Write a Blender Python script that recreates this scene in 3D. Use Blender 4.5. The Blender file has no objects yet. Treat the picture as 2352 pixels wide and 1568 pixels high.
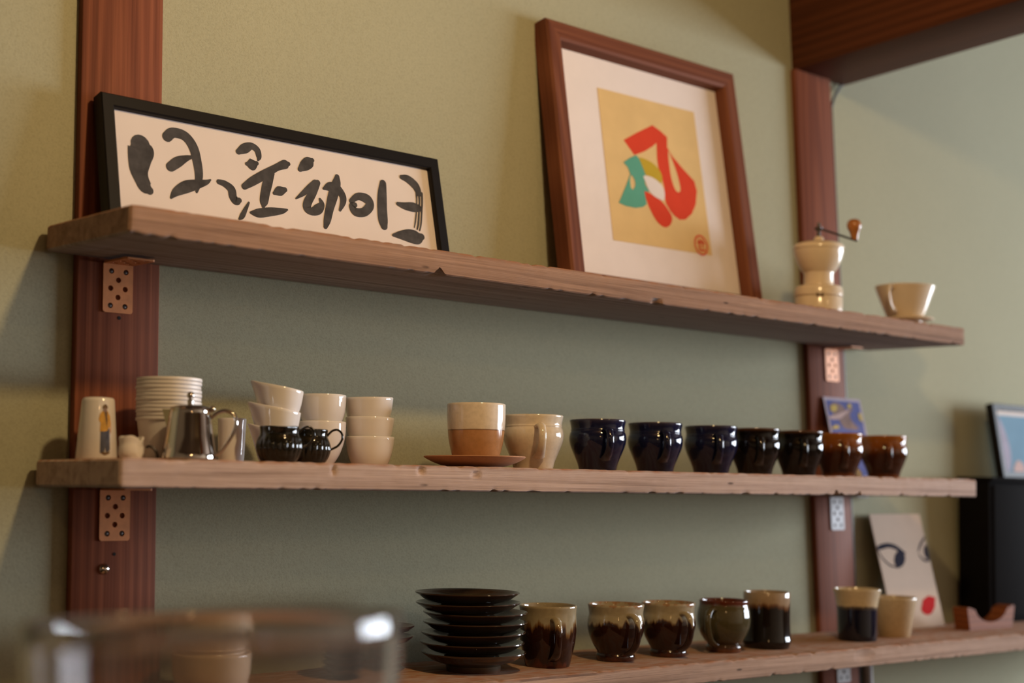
import bpy, bmesh, math, random
from mathutils import Vector, Matrix, noise

random.seed(7)
R = math.radians
SC = bpy.context.scene
COL = SC.collection
Z0 = 1.25                      # eye height above the floor; heights below are given from the eye level
WALL_Y = 1.587                 # plaster face
POST_Y = 1.575                 # front of the posts

# ------------------------------------------------------------------ camera
def make_camera():
    yaw, pit, rol = R(41.7996), R(7.6997), R(-1.0667)
    f = Vector((math.sin(yaw) * math.cos(pit), math.cos(yaw) * math.cos(pit), math.sin(pit)))
    r0 = Vector((math.cos(yaw), -math.sin(yaw), 0)); u0 = r0.cross(f)
    r = r0 * math.cos(rol) + u0 * math.sin(rol); u = -r0 * math.sin(rol) + u0 * math.cos(rol)
    cam = bpy.data.cameras.new('camera'); o = bpy.data.objects.new('camera', cam); COL.objects.link(o)
    m = Matrix((r, u, -f)).transposed().to_4x4(); m.translation = (0, 0, Z0)
    o.matrix_world = m
    cam.sensor_width = 36.0; cam.lens = 3386.4 / 2352 * 36.0
    cam.clip_start = 0.05; cam.clip_end = 50
    cam.dof.use_dof = True; cam.dof.focus_distance = 1.87; cam.dof.aperture_fstop = 2.5
    SC.camera = o
make_camera()

# ------------------------------------------------------------------ world, lights, exposure
w = bpy.data.worlds.new('world'); SC.world = w; w.use_nodes = True
w.node_tree.nodes['Background'].inputs[0].default_value = (0.6, 0.7, 0.85, 1)
w.node_tree.nodes['Background'].inputs[1].default_value = 0.6     # daylight outside the window opening
def lamp(name, loc, power, col, rad):
    l = bpy.data.lights.new(name, 'POINT'); l.energy = power; l.color = col; l.shadow_soft_size = rad
    o = bpy.data.objects.new(name, l); o.location = loc; COL.objects.link(o); return o
WARM = (1.0, 0.69, 0.33)
lamp('bulb_main', (0.97, 0.45, Z0 + 0.98), 34, WARM, 0.045)
lamp('bulb_low', (0.22, -0.36, Z0 + 0.52), 3.5, (1.0, 0.58, 0.24), 0.04)
lamp('bulb_right', (1.62, -0.55, Z0 + 1.0), 6, WARM, 0.045)
def area(name, loc, rot, sx, sy, power, col):
    l = bpy.data.lights.new(name, 'AREA'); l.shape = 'RECTANGLE'; l.size = sx; l.size_y = sy; l.energy = power; l.color = col
    o = bpy.data.objects.new(name, l); o.location = loc; o.rotation_euler = rot; COL.objects.link(o); return o
# daylight through the side window (its normal points into the room, -x)
area('window_daylight', (5.52, -0.20, 1.525), (0, R(90), 0), 1.15, 2.7, 265, (0.84, 0.91, 1.0))
SC.view_settings.view_transform = 'Standard'; SC.view_settings.look = 'None'
SC.view_settings.exposure = -0.08; SC.view_settings.gamma = 1.0; SC.view_settings.use_curve_mapping = False
SC.cycles.caustics_refractive = False; SC.cycles.caustics_reflective = False
SC.cycles.sample_clamp_indirect = 6.0

# ------------------------------------------------------------------ materials
def srgb(r, g, b):
    f = lambda c: (c / 255) / 12.92 if c <= 10 else ((c / 255 + 0.055) / 1.055) ** 2.4
    return (f(r), f(g), f(b))
class NT:
    def __init__(s, name):
        s.m = bpy.data.materials.new(name); s.m.use_nodes = True; s.t = s.m.node_tree
        s.b = s.t.nodes['Principled BSDF']
    def n(s, typ, **kw):
        x = s.t.nodes.new(typ)
        for k, v in kw.items(): setattr(x, k, v)
        return x
    def l(s, a, b): s.t.links.new(a, b)
    def coords(s, scale=(1, 1, 1), rot=(0, 0, 0), loc=(0, 0, 0)):
        tc = s.n('ShaderNodeTexCoord'); mp = s.n('ShaderNodeMapping')
        mp.inputs['Scale'].default_value = scale; mp.inputs['Rotation'].default_value = rot; mp.inputs['Location'].default_value = loc
        s.l(tc.outputs['Object'], mp.inputs['Vector']); return mp.outputs['Vector']
    def noise(s, vec, scale, detail=4, rough=0.55, dist=0.0):
        x = s.n('ShaderNodeTexNoise'); x.inputs['Scale'].default_value = scale; x.inputs['Detail'].default_value = detail
        x.inputs['Roughness'].default_value = rough; x.inputs['Distortion'].default_value = dist
        s.l(vec, x.inputs['Vector']); return x.outputs['Fac']
    def ramp(s, fac, stops):
        x = s.n('ShaderNodeValToRGB'); e = x.color_ramp.elements
        while len(e) < len(stops): e.new(0.5)
        for i, (p, c) in enumerate(stops):
            e[i].position = p; e[i].color = (*c, 1) if len(c) == 3 else c
        s.l(fac, x.inputs['Fac']); return x.outputs['Color']
    def mix(s, fac, a, b, mode='MIX'):
        x = s.n('ShaderNodeMix', data_type='RGBA', blend_type=mode)
        if isinstance(fac, float): x.inputs[0].default_value = fac
        else: s.l(fac, x.inputs[0])
        for v, i in ((a, 6), (b, 7)):
            if isinstance(v, tuple): x.inputs[i].default_value = (*v, 1)
            else: s.l(v, x.inputs[i])
        return x.outputs[2]
    def bump(s, h, strength, dist=0.001):
        x = s.n('ShaderNodeBump'); x.inputs['Strength'].default_value = strength; x.inputs['Distance'].default_value = dist
        s.l(h, x.inputs['Height']); s.l(x.outputs['Normal'], s.b.inputs['Normal'])
    def set(s, **kw):
        for k, v in kw.items():
            i = s.b.inputs[k]
            if hasattr(v, 'is_output'): s.l(v, i)
            elif isinstance(v, tuple): i.default_value = (*v, 1) if len(v) == 3 else v
            else: i.default_value = v
        return s.m
def plain(name, col, rough=0.5, metal=0.0, var=0.08, scale=30.0, bump=0.0, coat=0.0, spec=0.5):
    t = NT(name); v = t.coords(); f = t.noise(v, scale, 4)
    lo = tuple(c * (1 - var) for c in col); hi = tuple(min(1, c * (1 + var)) for c in col)
    c = t.ramp(f, [(0.3, lo), (0.7, hi)])
    if bump: t.bump(f, bump)
    return t.set(**{'Base Color': c, 'Roughness': rough, 'Metallic': metal, 'Coat Weight': coat, 'Coat Roughness': 0.03, 'Specular IOR Level': spec})
def plaster(name, col):
    t = NT(name); v = t.coords()
    big = t.noise(v, 1.4, 3); grit = t.noise(v, 420, 3, 0.7); mid = t.noise(v, 60, 4)
    c = t.ramp(big, [(0.3, tuple(x * 0.95 for x in col)), (0.7, tuple(x * 1.05 for x in col))])
    g = t.ramp(grit, [(0.32, (0.80, 0.80, 0.78)), (0.5, (1, 1, 1)), (0.72, (1.12, 1.12, 1.1))])
    c = t.mix(0.6, c, g, 'MULTIPLY')
    h = t.n('ShaderNodeMath', operation='ADD'); t.l(grit, h.inputs[0]); t.l(mid, h.inputs[1])
    t.bump(h.outputs[0], 0.25, 0.0015)
    return t.set(**{'Base Color': c, 'Roughness': 0.95, 'Specular IOR Level': 0.1})
def stretch(axis, long, cross):
    return tuple(long if i == axis else cross for i in range(3))
def board_wood(name, light, mid, dark, axis=0, worn=True):
    """old dry softwood: fine lengthwise grain, blotches, specks"""
    t = NT(name)
    fine = t.noise(t.coords(stretch(axis, 5, 620)), 1.0, 5, 0.65, 0.3)
    band = t.noise(t.coords(stretch(axis, 1.1, 75)), 1.0, 4, 0.6, 0.8)
    big = t.noise(t.coords(stretch(axis, 3.0, 10)), 1.0, 3)
    c1 = t.ramp(band, [(0.30, dark), (0.48, mid), (0.66, light)])
    c2 = t.ramp(fine, [(0.34, (0.55, 0.5, 0.46)), (0.5, (1, 1, 1)), (0.7, (1.12, 1.1, 1.08))])
    c = t.mix(0.75, c1, c2, 'MULTIPLY')
    c = t.mix(t.ramp(big, [(0.35, (0, 0, 0)), (0.7, (0.55, 0.55, 0.55))]), c, mid)
    vo = t.n('ShaderNodeTexVoronoi'); vo.inputs['Scale'].default_value = 1.0; t.l(t.coords(stretch(axis, 16, 60)), vo.inputs['Vector'])
    sp = t.ramp(vo.outputs['Distance'], [(0.06, (1, 1, 1)), (0.13, (0, 0, 0))])
    gate = t.ramp(t.noise(t.coords((9, 9, 9)), 1.0, 2), [(0.50, (0, 0, 0)), (0.60, (0.8, 0.8, 0.8))])
    c = t.mix(t.mix(1.0, sp, gate, 'MULTIPLY'), c, tuple(x * 0.28 for x in dark))
    # bare orange wood along the rubbed top arris
    tc = t.n('ShaderNodeTexCoord'); sx = t.n('ShaderNodeSeparateXYZ'); t.l(tc.outputs['Object'], sx.inputs[0])
    e = t.n('ShaderNodeMapRange'); t.l(sx.outputs['Z'], e.inputs[0]); e.inputs[1].default_value = -0.0045; e.inputs[2].default_value = -0.0005
    rub = t.ramp(t.noise(t.coords(stretch(axis, 30, 90)), 1.0, 4), [(0.42, (0, 0, 0)), (0.62, (0.85, 0.85, 0.85))])
    if worn: c = t.mix(t.mix(1.0, rub, e.outputs[0], 'MULTIPLY'), c, (0.36, 0.15, 0.065))
    t.bump(fine, 0.6, 0.0012)
    return t.set(**{'Base Color': c, 'Roughness': 0.85, 'Specular IOR Level': 0.15})
def stained_wood(name, light, mid, dark, axis=2, rough=0.58, ring=9.0, stretchy=0.09, pith=(0.05, 0.03, 0.9), spec=0.08):
    """brown stained timber with arched cathedral grain"""
    t = NT(name)
    wob = t.noise(t.coords(stretch(axis, 0.8, 5)), 1.0, 2)
    wv = t.n('ShaderNodeTexWave', wave_type='RINGS', rings_direction='XYZ'[1 if axis != 1 else 0])
    wv.inputs['Scale'].default_value = ring; wv.inputs['Distortion'].default_value = 3.6; wv.inputs['Detail'].default_value = 2.0
    wv.inputs['Detail Scale'].default_value = 0.45
    sc = stretch(axis, stretchy, 3.2)
    t.l(t.coords(sc, (0, 0, 0), tuple(-p * q for p, q in zip(pith, sc))), wv.inputs['Vector'])
    fine = t.noise(t.coords(stretch(axis, 4, 330)), 1.0, 4, 0.6)
    c = t.ramp(wv.outputs['Fac'], [(0.0, tuple((x + y) / 2 for x, y in zip(dark, mid))), (0.45, mid), (1.0, light)])
    c = t.mix(0.5, c, t.ramp(wob, [(0.3, dark), (0.7, light)]))
    c = t.mix(0.5, c, t.ramp(fine, [(0.35, (0.55, 0.52, 0.5)), (0.55, (1, 1, 1)), (0.7, (1.15, 1.12, 1.1))]), 'MULTIPLY')
    t.bump(fine, 0.25, 0.0008)
    return t.set(**{'Base Color': c, 'Roughness': rough, 'Specular IOR Level': spec})
def glaze(name, stops, h, rough=0.07, wob=0.012, drips=True, coat=0.0, spec=0.6):
    """fired glaze; stops = (height fraction, colour) up the pot, dipped lines run and drip"""
    t = NT(name); tc = t.n('ShaderNodeTexCoord'); sx = t.n('ShaderNodeSeparateXYZ'); t.l(tc.outputs['Object'], sx.inputs[0])
    nz = t.noise(t.coords((90, 90, 14) if drips else (25, 25, 25)), 1.0, 2)
    a = t.n('ShaderNodeMath', operation='MULTIPLY_ADD'); t.l(nz, a.inputs[0]); a.inputs[1].default_value = wob * 2 / h; a.inputs[2].default_value = -wob / h
    b = t.n('ShaderNodeMath', operation='MULTIPLY_ADD'); t.l(sx.outputs['Z'], b.inputs[0]); b.inputs[1].default_value = 1.0 / h; t.l(a.outputs[0], b.inputs[2])
    c = t.ramp(b.outputs[0], stops)
    sp = t.noise(t.coords(), 160, 3)
    c = t.mix(0.35, c, t.ramp(sp, [(0.3, (0.75, 0.74, 0.72)), (0.6, (1.1, 1.1, 1.1))]), 'MULTIPLY')
    t.bump(t.noise(t.coords(), 55, 2), 0.06, 0.002)
    return t.set(**{'Base Color': c, 'Roughness': rough, 'Specular IOR Level': spec, 'Coat Weight': coat})

M = {}
M['plaster'] = plaster('sage_plaster', (0.395, 0.388, 0.275))
M['plaster_room'] = plaster('room_plaster', (0.26, 0.185, 0.11))
M['plaster_front'] = plaster('front_plaster', (0.55, 0.43, 0.31))
M['ceil'] = plain('ceiling_boards', (0.16, 0.10, 0.06), 0.7)
M['floor'] = stained_wood('floor_wood', (0.16, 0.09, 0.05), (0.11, 0.06, 0.035), (0.06, 0.03, 0.02), 0)
M['post'] = stained_wood('post_wood', (0.32, 0.110, 0.058), (0.215, 0.070, 0.039), (0.12, 0.039, 0.024), 2)
M['beam'] = stained_wood('beam_wood', (0.16, 0.052, 0.024), (0.10, 0.032, 0.016), (0.05, 0.016, 0.009), 1, 0.5, 6.0, 0.05, (0, 3.0, 0.10))
M['board_top'] = board_wood('old_board_brown', (0.46, 0.285, 0.20), (0.335, 0.205, 0.145), (0.20, 0.115, 0.08))
M['board_mid'] = board_wood('old_board_grey_pink', (0.64, 0.475, 0.40), (0.52, 0.375, 0.315), (0.30, 0.20, 0.155))
M['board_low'] = board_wood('old_board_tan', (0.54, 0.37, 0.285), (0.42, 0.28, 0.21), (0.24, 0.15, 0.105))
M['board_under'] = board_wood('old_board_underside', (0.42, 0.345, 0.325), (0.33, 0.27, 0.25), (0.23, 0.18, 0.165), 0, False)
M['frame_black'] = plain('black_lacquer', (0.009, 0.0075, 0.007), 0.5, spec=0.15)
M['frame_brown'] = stained_wood('frame_wood', (0.26, 0.095, 0.05), (0.18, 0.060, 0.032), (0.10, 0.032, 0.018), 2, 0.5, 8.0, 0.25, (0.0, 0.0, 0.1))
M['frame_brown_h'] = stained_wood('frame_wood_horizontal', (0.26, 0.095, 0.05), (0.18, 0.060, 0.032), (0.10, 0.032, 0.018), 0, 0.5, 8.0, 0.25, (0.1, 0.0, 0.0))
M['paper'] = plain('rice_paper', (0.74, 0.66, 0.635), 0.85, var=0.025, scale=14, bump=0.25)
M['mount'] = plain('mount_paper', (0.82, 0.735, 0.71), 0.85, var=0.02)
M['ink'] = plain('brush_ink', (0.070, 0.066, 0.068), 0.9, spec=0.1, var=0.3, scale=60)
M['tan'] = plain('tan_print', (0.74, 0.52, 0.24), 0.9, spec=0.1, var=0.05, scale=20)
M['red'] = plain('red_print', (0.68, 0.062, 0.026), 0.9, spec=0.1, var=0.04)
M['green'] = plain('green_print', (0.115, 0.37, 0.27), 0.9, spec=0.1, var=0.04)
M['yellow'] = plain('yellow_print', (0.53, 0.37, 0.035), 0.9, spec=0.1, var=0.04)
M['white_print'] = plain('white_print', (0.78, 0.70, 0.66), 0.9, spec=0.1, var=0.02)
M['porcelain'] = plain('white_porcelain', (0.84, 0.79, 0.765), 0.08, var=0.02, coat=0.3)
M['porcelain_soft'] = plain('white_matte_cup', (0.84, 0.79, 0.765), 0.4, var=0.02)
M['ivory'] = plain('ivory_enamel', (0.76, 0.63, 0.47), 0.16, var=0.03)
M['steel'] = plain('polished_steel', (0.66, 0.62, 0.58), 0.07, 1.0, var=0.03)
M['dark_steel'] = plain('dark_steel', (0.09, 0.08, 0.08), 0.35, 0.8)
M['copper'] = plain('bronzed_plate', (0.60, 0.235, 0.085), 0.5, 0.2, var=0.15, scale=60)
M['zinc'] = plain('zinc_plate', (0.50, 0.50, 0.52), 0.6, 0.1, var=0.06)
M['crank_wood'] = plain('crank_wood', (0.42, 0.16, 0.045), 0.25, var=0.25, scale=80)
M['black_jug'] = plain('black_glaze', (0.012, 0.011, 0.008), 0.06, var=0.3, spec=0.6)
M['blue'] = glaze('cobalt_glaze', [(0.0, (0.006, 0.007, 0.020)), (0.90, (0.009, 0.011, 0.042)), (0.985, (0.035, 0.030, 0.06)), (1.0, (0.22, 0.16, 0.14))], 0.071, wob=0.001, drips=False)
M['black_mug'] = glaze('tenmoku_black', [(0.0, (0.004, 0.003, 0.003)), (0.92, (0.005, 0.0035, 0.003)), (1.0, (0.12, 0.05, 0.022))], 0.071, wob=0.002, drips=False)
M['amber'] = glaze('amber_glaze', [(0.0, (0.20, 0.05, 0.008)), (0.10, (0.035, 0.010, 0.004)), (0.52, (0.045, 0.012, 0.004)), (0.76, (0.22, 0.065, 0.010)), (1.0, (0.36, 0.125, 0.022))], 0.071, wob=0.004)
M['cream_mug'] = glaze('cream_glaze', [(0.0, (0.58, 0.47, 0.34)), (0.5, (0.68, 0.57, 0.43)), (1.0, (0.72, 0.62, 0.49))], 0.071, 0.10, wob=0.003, drips=False)
M['two_tone'] = glaze('dipped_glaze', [(0.0, (0.44, 0.21, 0.085)), (0.535, (0.48, 0.235, 0.098)), (0.55, (0.16, 0.07, 0.03)), (0.565, (0.74, 0.62, 0.49)), (1.0, (0.78, 0.67, 0.55))], 0.077, 0.13, wob=0.0006, drips=False)
M['clay'] = plain('raw_clay', (0.44, 0.215, 0.105), 0.75, var=0.08, scale=200)
DK = (0.020, 0.007, 0.004); RB = (0.085, 0.020, 0.008); GR = (0.34, 0.285, 0.185)
M['drip_a'] = glaze('dripped_glaze_a', [(0.0, RB), (0.10, DK), (0.60, (0.035, 0.011, 0.006)), (0.66, (0.20, 0.10, 0.035)), (0.72, GR), (1.0, (0.33, 0.26, 0.16))], 0.079, wob=0.022)
M['drip_b'] = glaze('dripped_glaze_b', [(0.0, RB), (0.12, DK), (0.64, (0.030, 0.010, 0.006)), (0.67, (0.17, 0.10, 0.05)), (0.70, GR), (0.97, (0.38, 0.31, 0.21)), (1.0, (0.34, 0.19, 0.10))], 0.076, wob=0.014)
M['olive'] = glaze('olive_glaze', [(0.0, (0.16, 0.055, 0.022)), (0.10, (0.05, 0.02, 0.01)), (0.25, (0.06, 0.050, 0.024)), (0.90, (0.085, 0.070, 0.036)), (0.96, (0.10, 0.022, 0.010)), (1.0, (0.11, 0.024, 0.010))], 0.074, wob=0.006)
M['tall_dark'] = glaze('tall_dark_glaze', [(0.0, (0.006, 0.004, 0.003)), (0.70, (0.009, 0.005, 0.004)), (0.76, (0.14, 0.06, 0.025)), (0.82, (0.36, 0.25, 0.16)), (1.0, (0.36, 0.27, 0.19))], 0.084, wob=0.012)
M['cream_navy'] = glaze('cream_navy_glaze', [(0.0, (0.006, 0.006, 0.012)), (0.60, (0.010, 0.011, 0.028)), (0.66, (0.12, 0.09, 0.07)), (0.69, (0.60, 0.47, 0.30)), (1.0, (0.64, 0.52, 0.36))], 0.083, wob=0.004)
M['sand_cup'] = glaze('sand_glaze', [(0.0, (0.42, 0.28, 0.15)), (1.0, (0.55, 0.42, 0.27))], 0.066, 0.25, wob=0.004, drips=False)
M['plate'] = glaze('dark_plate_glaze', [(0.0, (0.10, 0.045, 0.024)), (0.35, (0.060, 0.048, 0.032)), (0.8, (0.055, 0.042, 0.028)), (1.0, (0.05, 0.028, 0.018))], 0.02, 0.09, wob=0.004, drips=False)
M['plate_purple'] = glaze('purple_brown_glaze', [(0.0, (0.012, 0.007, 0.006)), (1.0, (0.045, 0.020, 0.020))], 0.013, 0.16, wob=0.003, drips=False)
M['cream_bowl'] = plain('cream_bowl', (0.66, 0.52, 0.37), 0.2, var=0.03)
M['card'] = plain('card_stock', (0.57, 0.45, 0.36), 0.9, spec=0.1, var=0.03)
M['navy_print'] = plain('navy_print', (0.018, 0.016, 0.030), 0.9, spec=0.1)
M['lip_red'] = plain('lip_print', (0.46, 0.010, 0.010), 0.9, spec=0.1)
M['lavender'] = plain('lavender_border', (0.52, 0.45, 0.52), 0.9, spec=0.1)
M['blue_print'] = plain('blue_print', (0.13, 0.15, 0.36), 0.9, spec=0.1, var=0.15)
M['skin_print'] = plain('brown_print', (0.30, 0.21, 0.19), 0.9, spec=0.1, var=0.2, scale=60)
M['pink_print'] = plain('pink_print', (0.58, 0.42, 0.40), 0.9, spec=0.1)
M['ochre_print'] = plain('ochre_print', (0.60, 0.45, 0.14), 0.9, spec=0.1)
M['sky_print'] = plain('sky_print', (0.20, 0.34, 0.46), 0.9, spec=0.1, var=0.1, scale=8)
M['cloud_print'] = plain('cloud_print', (0.40, 0.38, 0.48), 0.9, spec=0.1, var=0.15, scale=20)
M['black_box'] = plain('black_cabinet', (0.007, 0.006, 0.006), 0.85, spec=0.04)
M['cradle'] = stained_wood('cradle_wood', (0.34, 0.11, 0.035), (0.24, 0.072, 0.024), (0.14, 0.042, 0.015), 0, 0.5)
M['cable'] = plain('cable_rubber', (0.012, 0.012, 0.03), 0.4)
M['conduit'] = plain('grey_conduit', (0.42, 0.40, 0.42), 0.4)
M['counter'] = stained_wood('counter_wood', (0.06, 0.032, 0.018), (0.04, 0.022, 0.012), (0.025, 0.013, 0.008), 0)
M['coat_print'] = plain('coat_print', (0.62, 0.33, 0.05), 0.3, var=0.2, scale=150)
M['trouser_print'] = plain('trouser_print', (0.085, 0.09, 0.14), 0.3, var=0.3, scale=150)
M['brown_ink'] = plain('brown_ink_print', (0.16, 0.09, 0.04), 0.3, var=0.3, scale=150)
M['hole'] = plain('hole_dark', (0.012, 0.009, 0.008), 0.9)
def glass_mat():
    t = NT('clear_glass'); f = t.noise(t.coords(), 12, 2); t.bump(f, 0.05, 0.002)
    return t.set(**{'Base Color': (0.82, 0.79, 0.79), 'Roughness': 0.01, 'Transmission Weight': 0.93, 'IOR': 1.48})
M['glass'] = glass_mat()

# ------------------------------------------------------------------ mesh helpers
def link(name, me, mat, parent=None, loc=None, rot=None):
    o = bpy.data.objects.new(name, me); COL.objects.link(o)
    if mat is not None: me.materials.append(M[mat] if isinstance(mat, str) else mat)
    if parent is not None: o.parent = parent
    if loc is not None: o.location = loc
    if rot is not None: o.rotation_euler = rot
    return o
def from_bm(bm, name, smooth=None):
    me = bpy.data.meshes.new(name); bmesh.ops.recalc_face_normals(bm, faces=bm.faces); bm.to_mesh(me); bm.free()
    if smooth is not None:
        me.polygons.foreach_set('use_smooth', [True] * len(me.polygons)); me.set_sharp_from_angle(angle=R(smooth))
    return me
def tag(o, label=None, cat=None, group=None, kind=None):
    if label: o['label'] = label
    if cat: o['category'] = cat
    if group: o['group'] = group
    if kind: o['kind'] = kind
    return o
def thing(name, loc, rot=(0, 0, 0), label=None, cat=None, group=None):
    o = bpy.data.objects.new(name, None); COL.objects.link(o); o.location = loc; o.rotation_euler = rot; o.empty_display_size = 0.02
    return tag(o, label, cat, group)
def box_bm(x0, x1, y0, y1, z0, z1, bev=0.0, seg=2):
    bm = bmesh.new(); bmesh.ops.create_cube(bm, size=1)
    for v in bm.verts:
        v.co = ((x0 + x1) / 2 + v.co.x * (x1 - x0), (y0 + y1) / 2 + v.co.y * (y1 - y0), (z0 + z1) / 2 + v.co.z * (z1 - z0))
    if bev: bmesh.ops.bevel(bm, geom=bm.edges[:], offset=bev, segments=seg, affect='EDGES', profile=0.5)
    return bm
def box(name, x0, x1, y0, y1, z0, z1, mat, parent=None, bev=0.0):
    return link(name, from_bm(box_bm(x0, x1, y0, y1, z0, z1, bev), name, 40 if bev else None), mat, parent)
def spline(pts, n=8, closed=False):
    """Catmull-Rom through tuples of any length"""
    P = [Vector(p) if len(p) < 5 else p for p in pts]; out = []; k = len(P)
    rng = range(k if closed else k - 1)
    for i in rng:
        p1, p2 = P[i], P[(i + 1) % k]
        p0 = P[i - 1] if (closed or i > 0) else p1
        p3 = P[(i + 2) % k] if (closed or i + 2 < k) else p2
        for j in range(n):
            t = j / n
            out.append(0.5 * ((2 * p1) + (p2 - p0) * t + (2 * p0 - 5 * p1 + 4 * p2 - p3) * t * t + (3 * p1 - p0 - 3 * p2 + p3) * t ** 3))
    if not closed: out.append(P[-1].copy())
    return out
def lathe_me(name, prof, segs=56, deform=None, smooth=38):
    """prof: (r, z) from the outside foot up and over the rim to the inside bottom"""
    bm = bmesh.new(); rings = []
    for k, (r, z) in enumerate(prof):
        if r < 1e-5:
            rings.append([bm.verts.new((0, 0, z))]); continue
        ring = []
        for i in range(segs):
            a = 2 * math.pi * i / segs
            p = (r * math.cos(a), r * math.sin(a), z)
            if deform: p = deform(p, a, k)
            ring.append(bm.verts.new(p))
        rings.append(ring)
    for A, B in zip(rings, rings[1:]):
        if len(A) == 1 and len(B) == 1: continue
        for i in range(segs):
            j = (i + 1) % segs
            if len(A) == 1: bm.faces.new((A[0], B[i], B[j]))
            elif len(B) == 1: bm.faces.new((A[i], A[j], B[0]))
            else: bm.faces.new((A[i], A[j], B[j], B[i]))
    return from_bm(bm, name, smooth)
def hollow(outer, wall, floor_t, n=5, rim=0.5):
    """outer: (r, z) foot to rim; returns a closed vessel profile with a rounded lip"""
    o = [tuple(p) for p in spline(outer, n)]
    z_top = o[-1][1]; r_top = o[-1][0]; z0 = o[0][1]
    inner = [(max(r - wall, 0.0005), z) for r, z in o if z > z0 + floor_t]
    lip = [(r_top - wall * 0.15, z_top + wall * rim * 0.7), (r_top - wall * 0.5, z_top + wall * rim), (r_top - wall * 0.85, z_top + wall * rim * 0.7)]
    first = inner[0]
    return [(0, z0 + 0.0006), (o[0][0] * 0.9, z0)] + o + lip + inner[::-1] + [(first[0] * 0.7, z0 + floor_t), (0, z0 + floor_t)]
def tube_me(name, path, rads, segs=12, up=(0, 0, 1), smooth=60):
    """path of points; rads = (a, b) half sizes: a across (in the plane normal to 'up' x tangent), b along the other"""
    bm = bmesh.new(); rings = []; n = len(path); P = [Vector(p) for p in path]
    upv = Vector(up)
    for k in range(n):
        t = (P[min(k + 1, n - 1)] - P[max(k - 1, 0)]).normalized()
        s = t.cross(upv)
        if s.length < 1e-4: s = t.cross(Vector((1, 0, 0)))
        s.normalize(); q = s.cross(t).normalized()
        a, b = rads[k] if isinstance(rads, list) else rads
        rings.append([bm.verts.new(P[k] + s * (a * math.cos(2 * math.pi * i / segs)) + q * (b * math.sin(2 * math.pi * i / segs))) for i in range(segs)])
    for A, B in zip(rings, rings[1:]):
        for i in range(segs):
            j = (i + 1) % segs; bm.faces.new((A[i], A[j], B[j], B[i]))
    bm.faces.new(rings[0]); bm.faces.new(rings[-1])
    return from_bm(bm, name, smooth)
def flat_me(name, loops, thick):
    """outline (first loop) with holes in the local x-z plane, front at y=0, body behind it"""
    bm = bmesh.new(); edges = []
    for lp in loops:
        vs = [bm.verts.new((p[0], 0, p[1])) for p in lp]
        edges += [bm.edges.new((vs[i], vs[(i + 1) % len(vs)])) for i in range(len(vs))]
    bmesh.ops.triangle_fill(bm, use_beauty=True, use_dissolve=False, edges=edges)
    if thick:
        r = bmesh.ops.extrude_face_region(bm, geom=bm.faces[:])
        for v in [g for g in r['geom'] if isinstance(g, bmesh.types.BMVert)]: v.co.y += thick
    return from_bm(bm, name)
def stroke_loop(pts, n=6):
    """outline of a brush stroke from (x, z, half width) along its middle"""
    S = spline(pts, n); L = []; Rr = []
    for i, p in enumerate(S):
        a = S[max(i - 1, 0)]; b = S[min(i + 1, len(S) - 1)]
        d = Vector((b.x - a.x, b.y - a.y)); d = d.normalized() if d.length > 1e-9 else Vector((1, 0))
        nrm = Vector((-d.y, d.x)); h = max(p.z, 0.0002)
        L.append((p.x + nrm.x * h, p.y + nrm.y * h)); Rr.append((p.x - nrm.x * h, p.y - nrm.y * h))
    return L, Rr, S
def stroke_me(name, pts, thick, n=6):
    """ribbon with rounded ends, quad strip so that tight turns stay filled"""
    L, Rr, S = stroke_loop(pts, n); bm = bmesh.new()
    lv = [bm.verts.new((p[0], 0, p[1])) for p in L]; rv = [bm.verts.new((p[0], 0, p[1])) for p in Rr]
    for i in range(len(lv) - 1): bm.faces.new((lv[i], rv[i], rv[i + 1], lv[i + 1]))
    for e, nb, s in ((0, 1, 1), (-1, -2, -1)):
        c = S[e]; d = Vector((c.x - S[nb].x, c.y - S[nb].y)).normalized(); nm = Vector((-d.y, d.x)); h = max(c.z, 0.0002)
        arc = [bm.verts.new((c.x + h * (math.sin(t) * d.x + math.cos(t) * nm.x), 0, c.y + h * (math.sin(t) * d.y + math.cos(t) * nm.y))) for t in [math.pi * k / 8 for k in range(9)]]
        bm.faces.new(arc)
    for f in bm.faces:
        f.normal_update()
        if f.normal.y > 0: f.normal_flip()
    me = bpy.data.meshes.new(name); bm.to_mesh(me); bm.free()
    return me
def ell(cx, cy, rx, ry, n=24, a0=0.0):
    return [(cx + rx * math.cos(a0 + 2 * math.pi * i / n), cy + ry * math.sin(a0 + 2 * math.pi * i / n)) for i in range(n)]
def rrect(x0, x1, z0, z1, r, n=5):
    out = []
    for cx, cz, a in ((x1 - r, z1 - r, 0), (x0 + r, z1 - r, 90), (x0 + r, z0 + r, 180), (x1 - r, z0 + r, 270)):
        out += [(cx + r * math.cos(R(a + 90 * i / n)), cz + r * math.sin(R(a + 90 * i / n))) for i in range(n + 1)]
    return out

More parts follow.
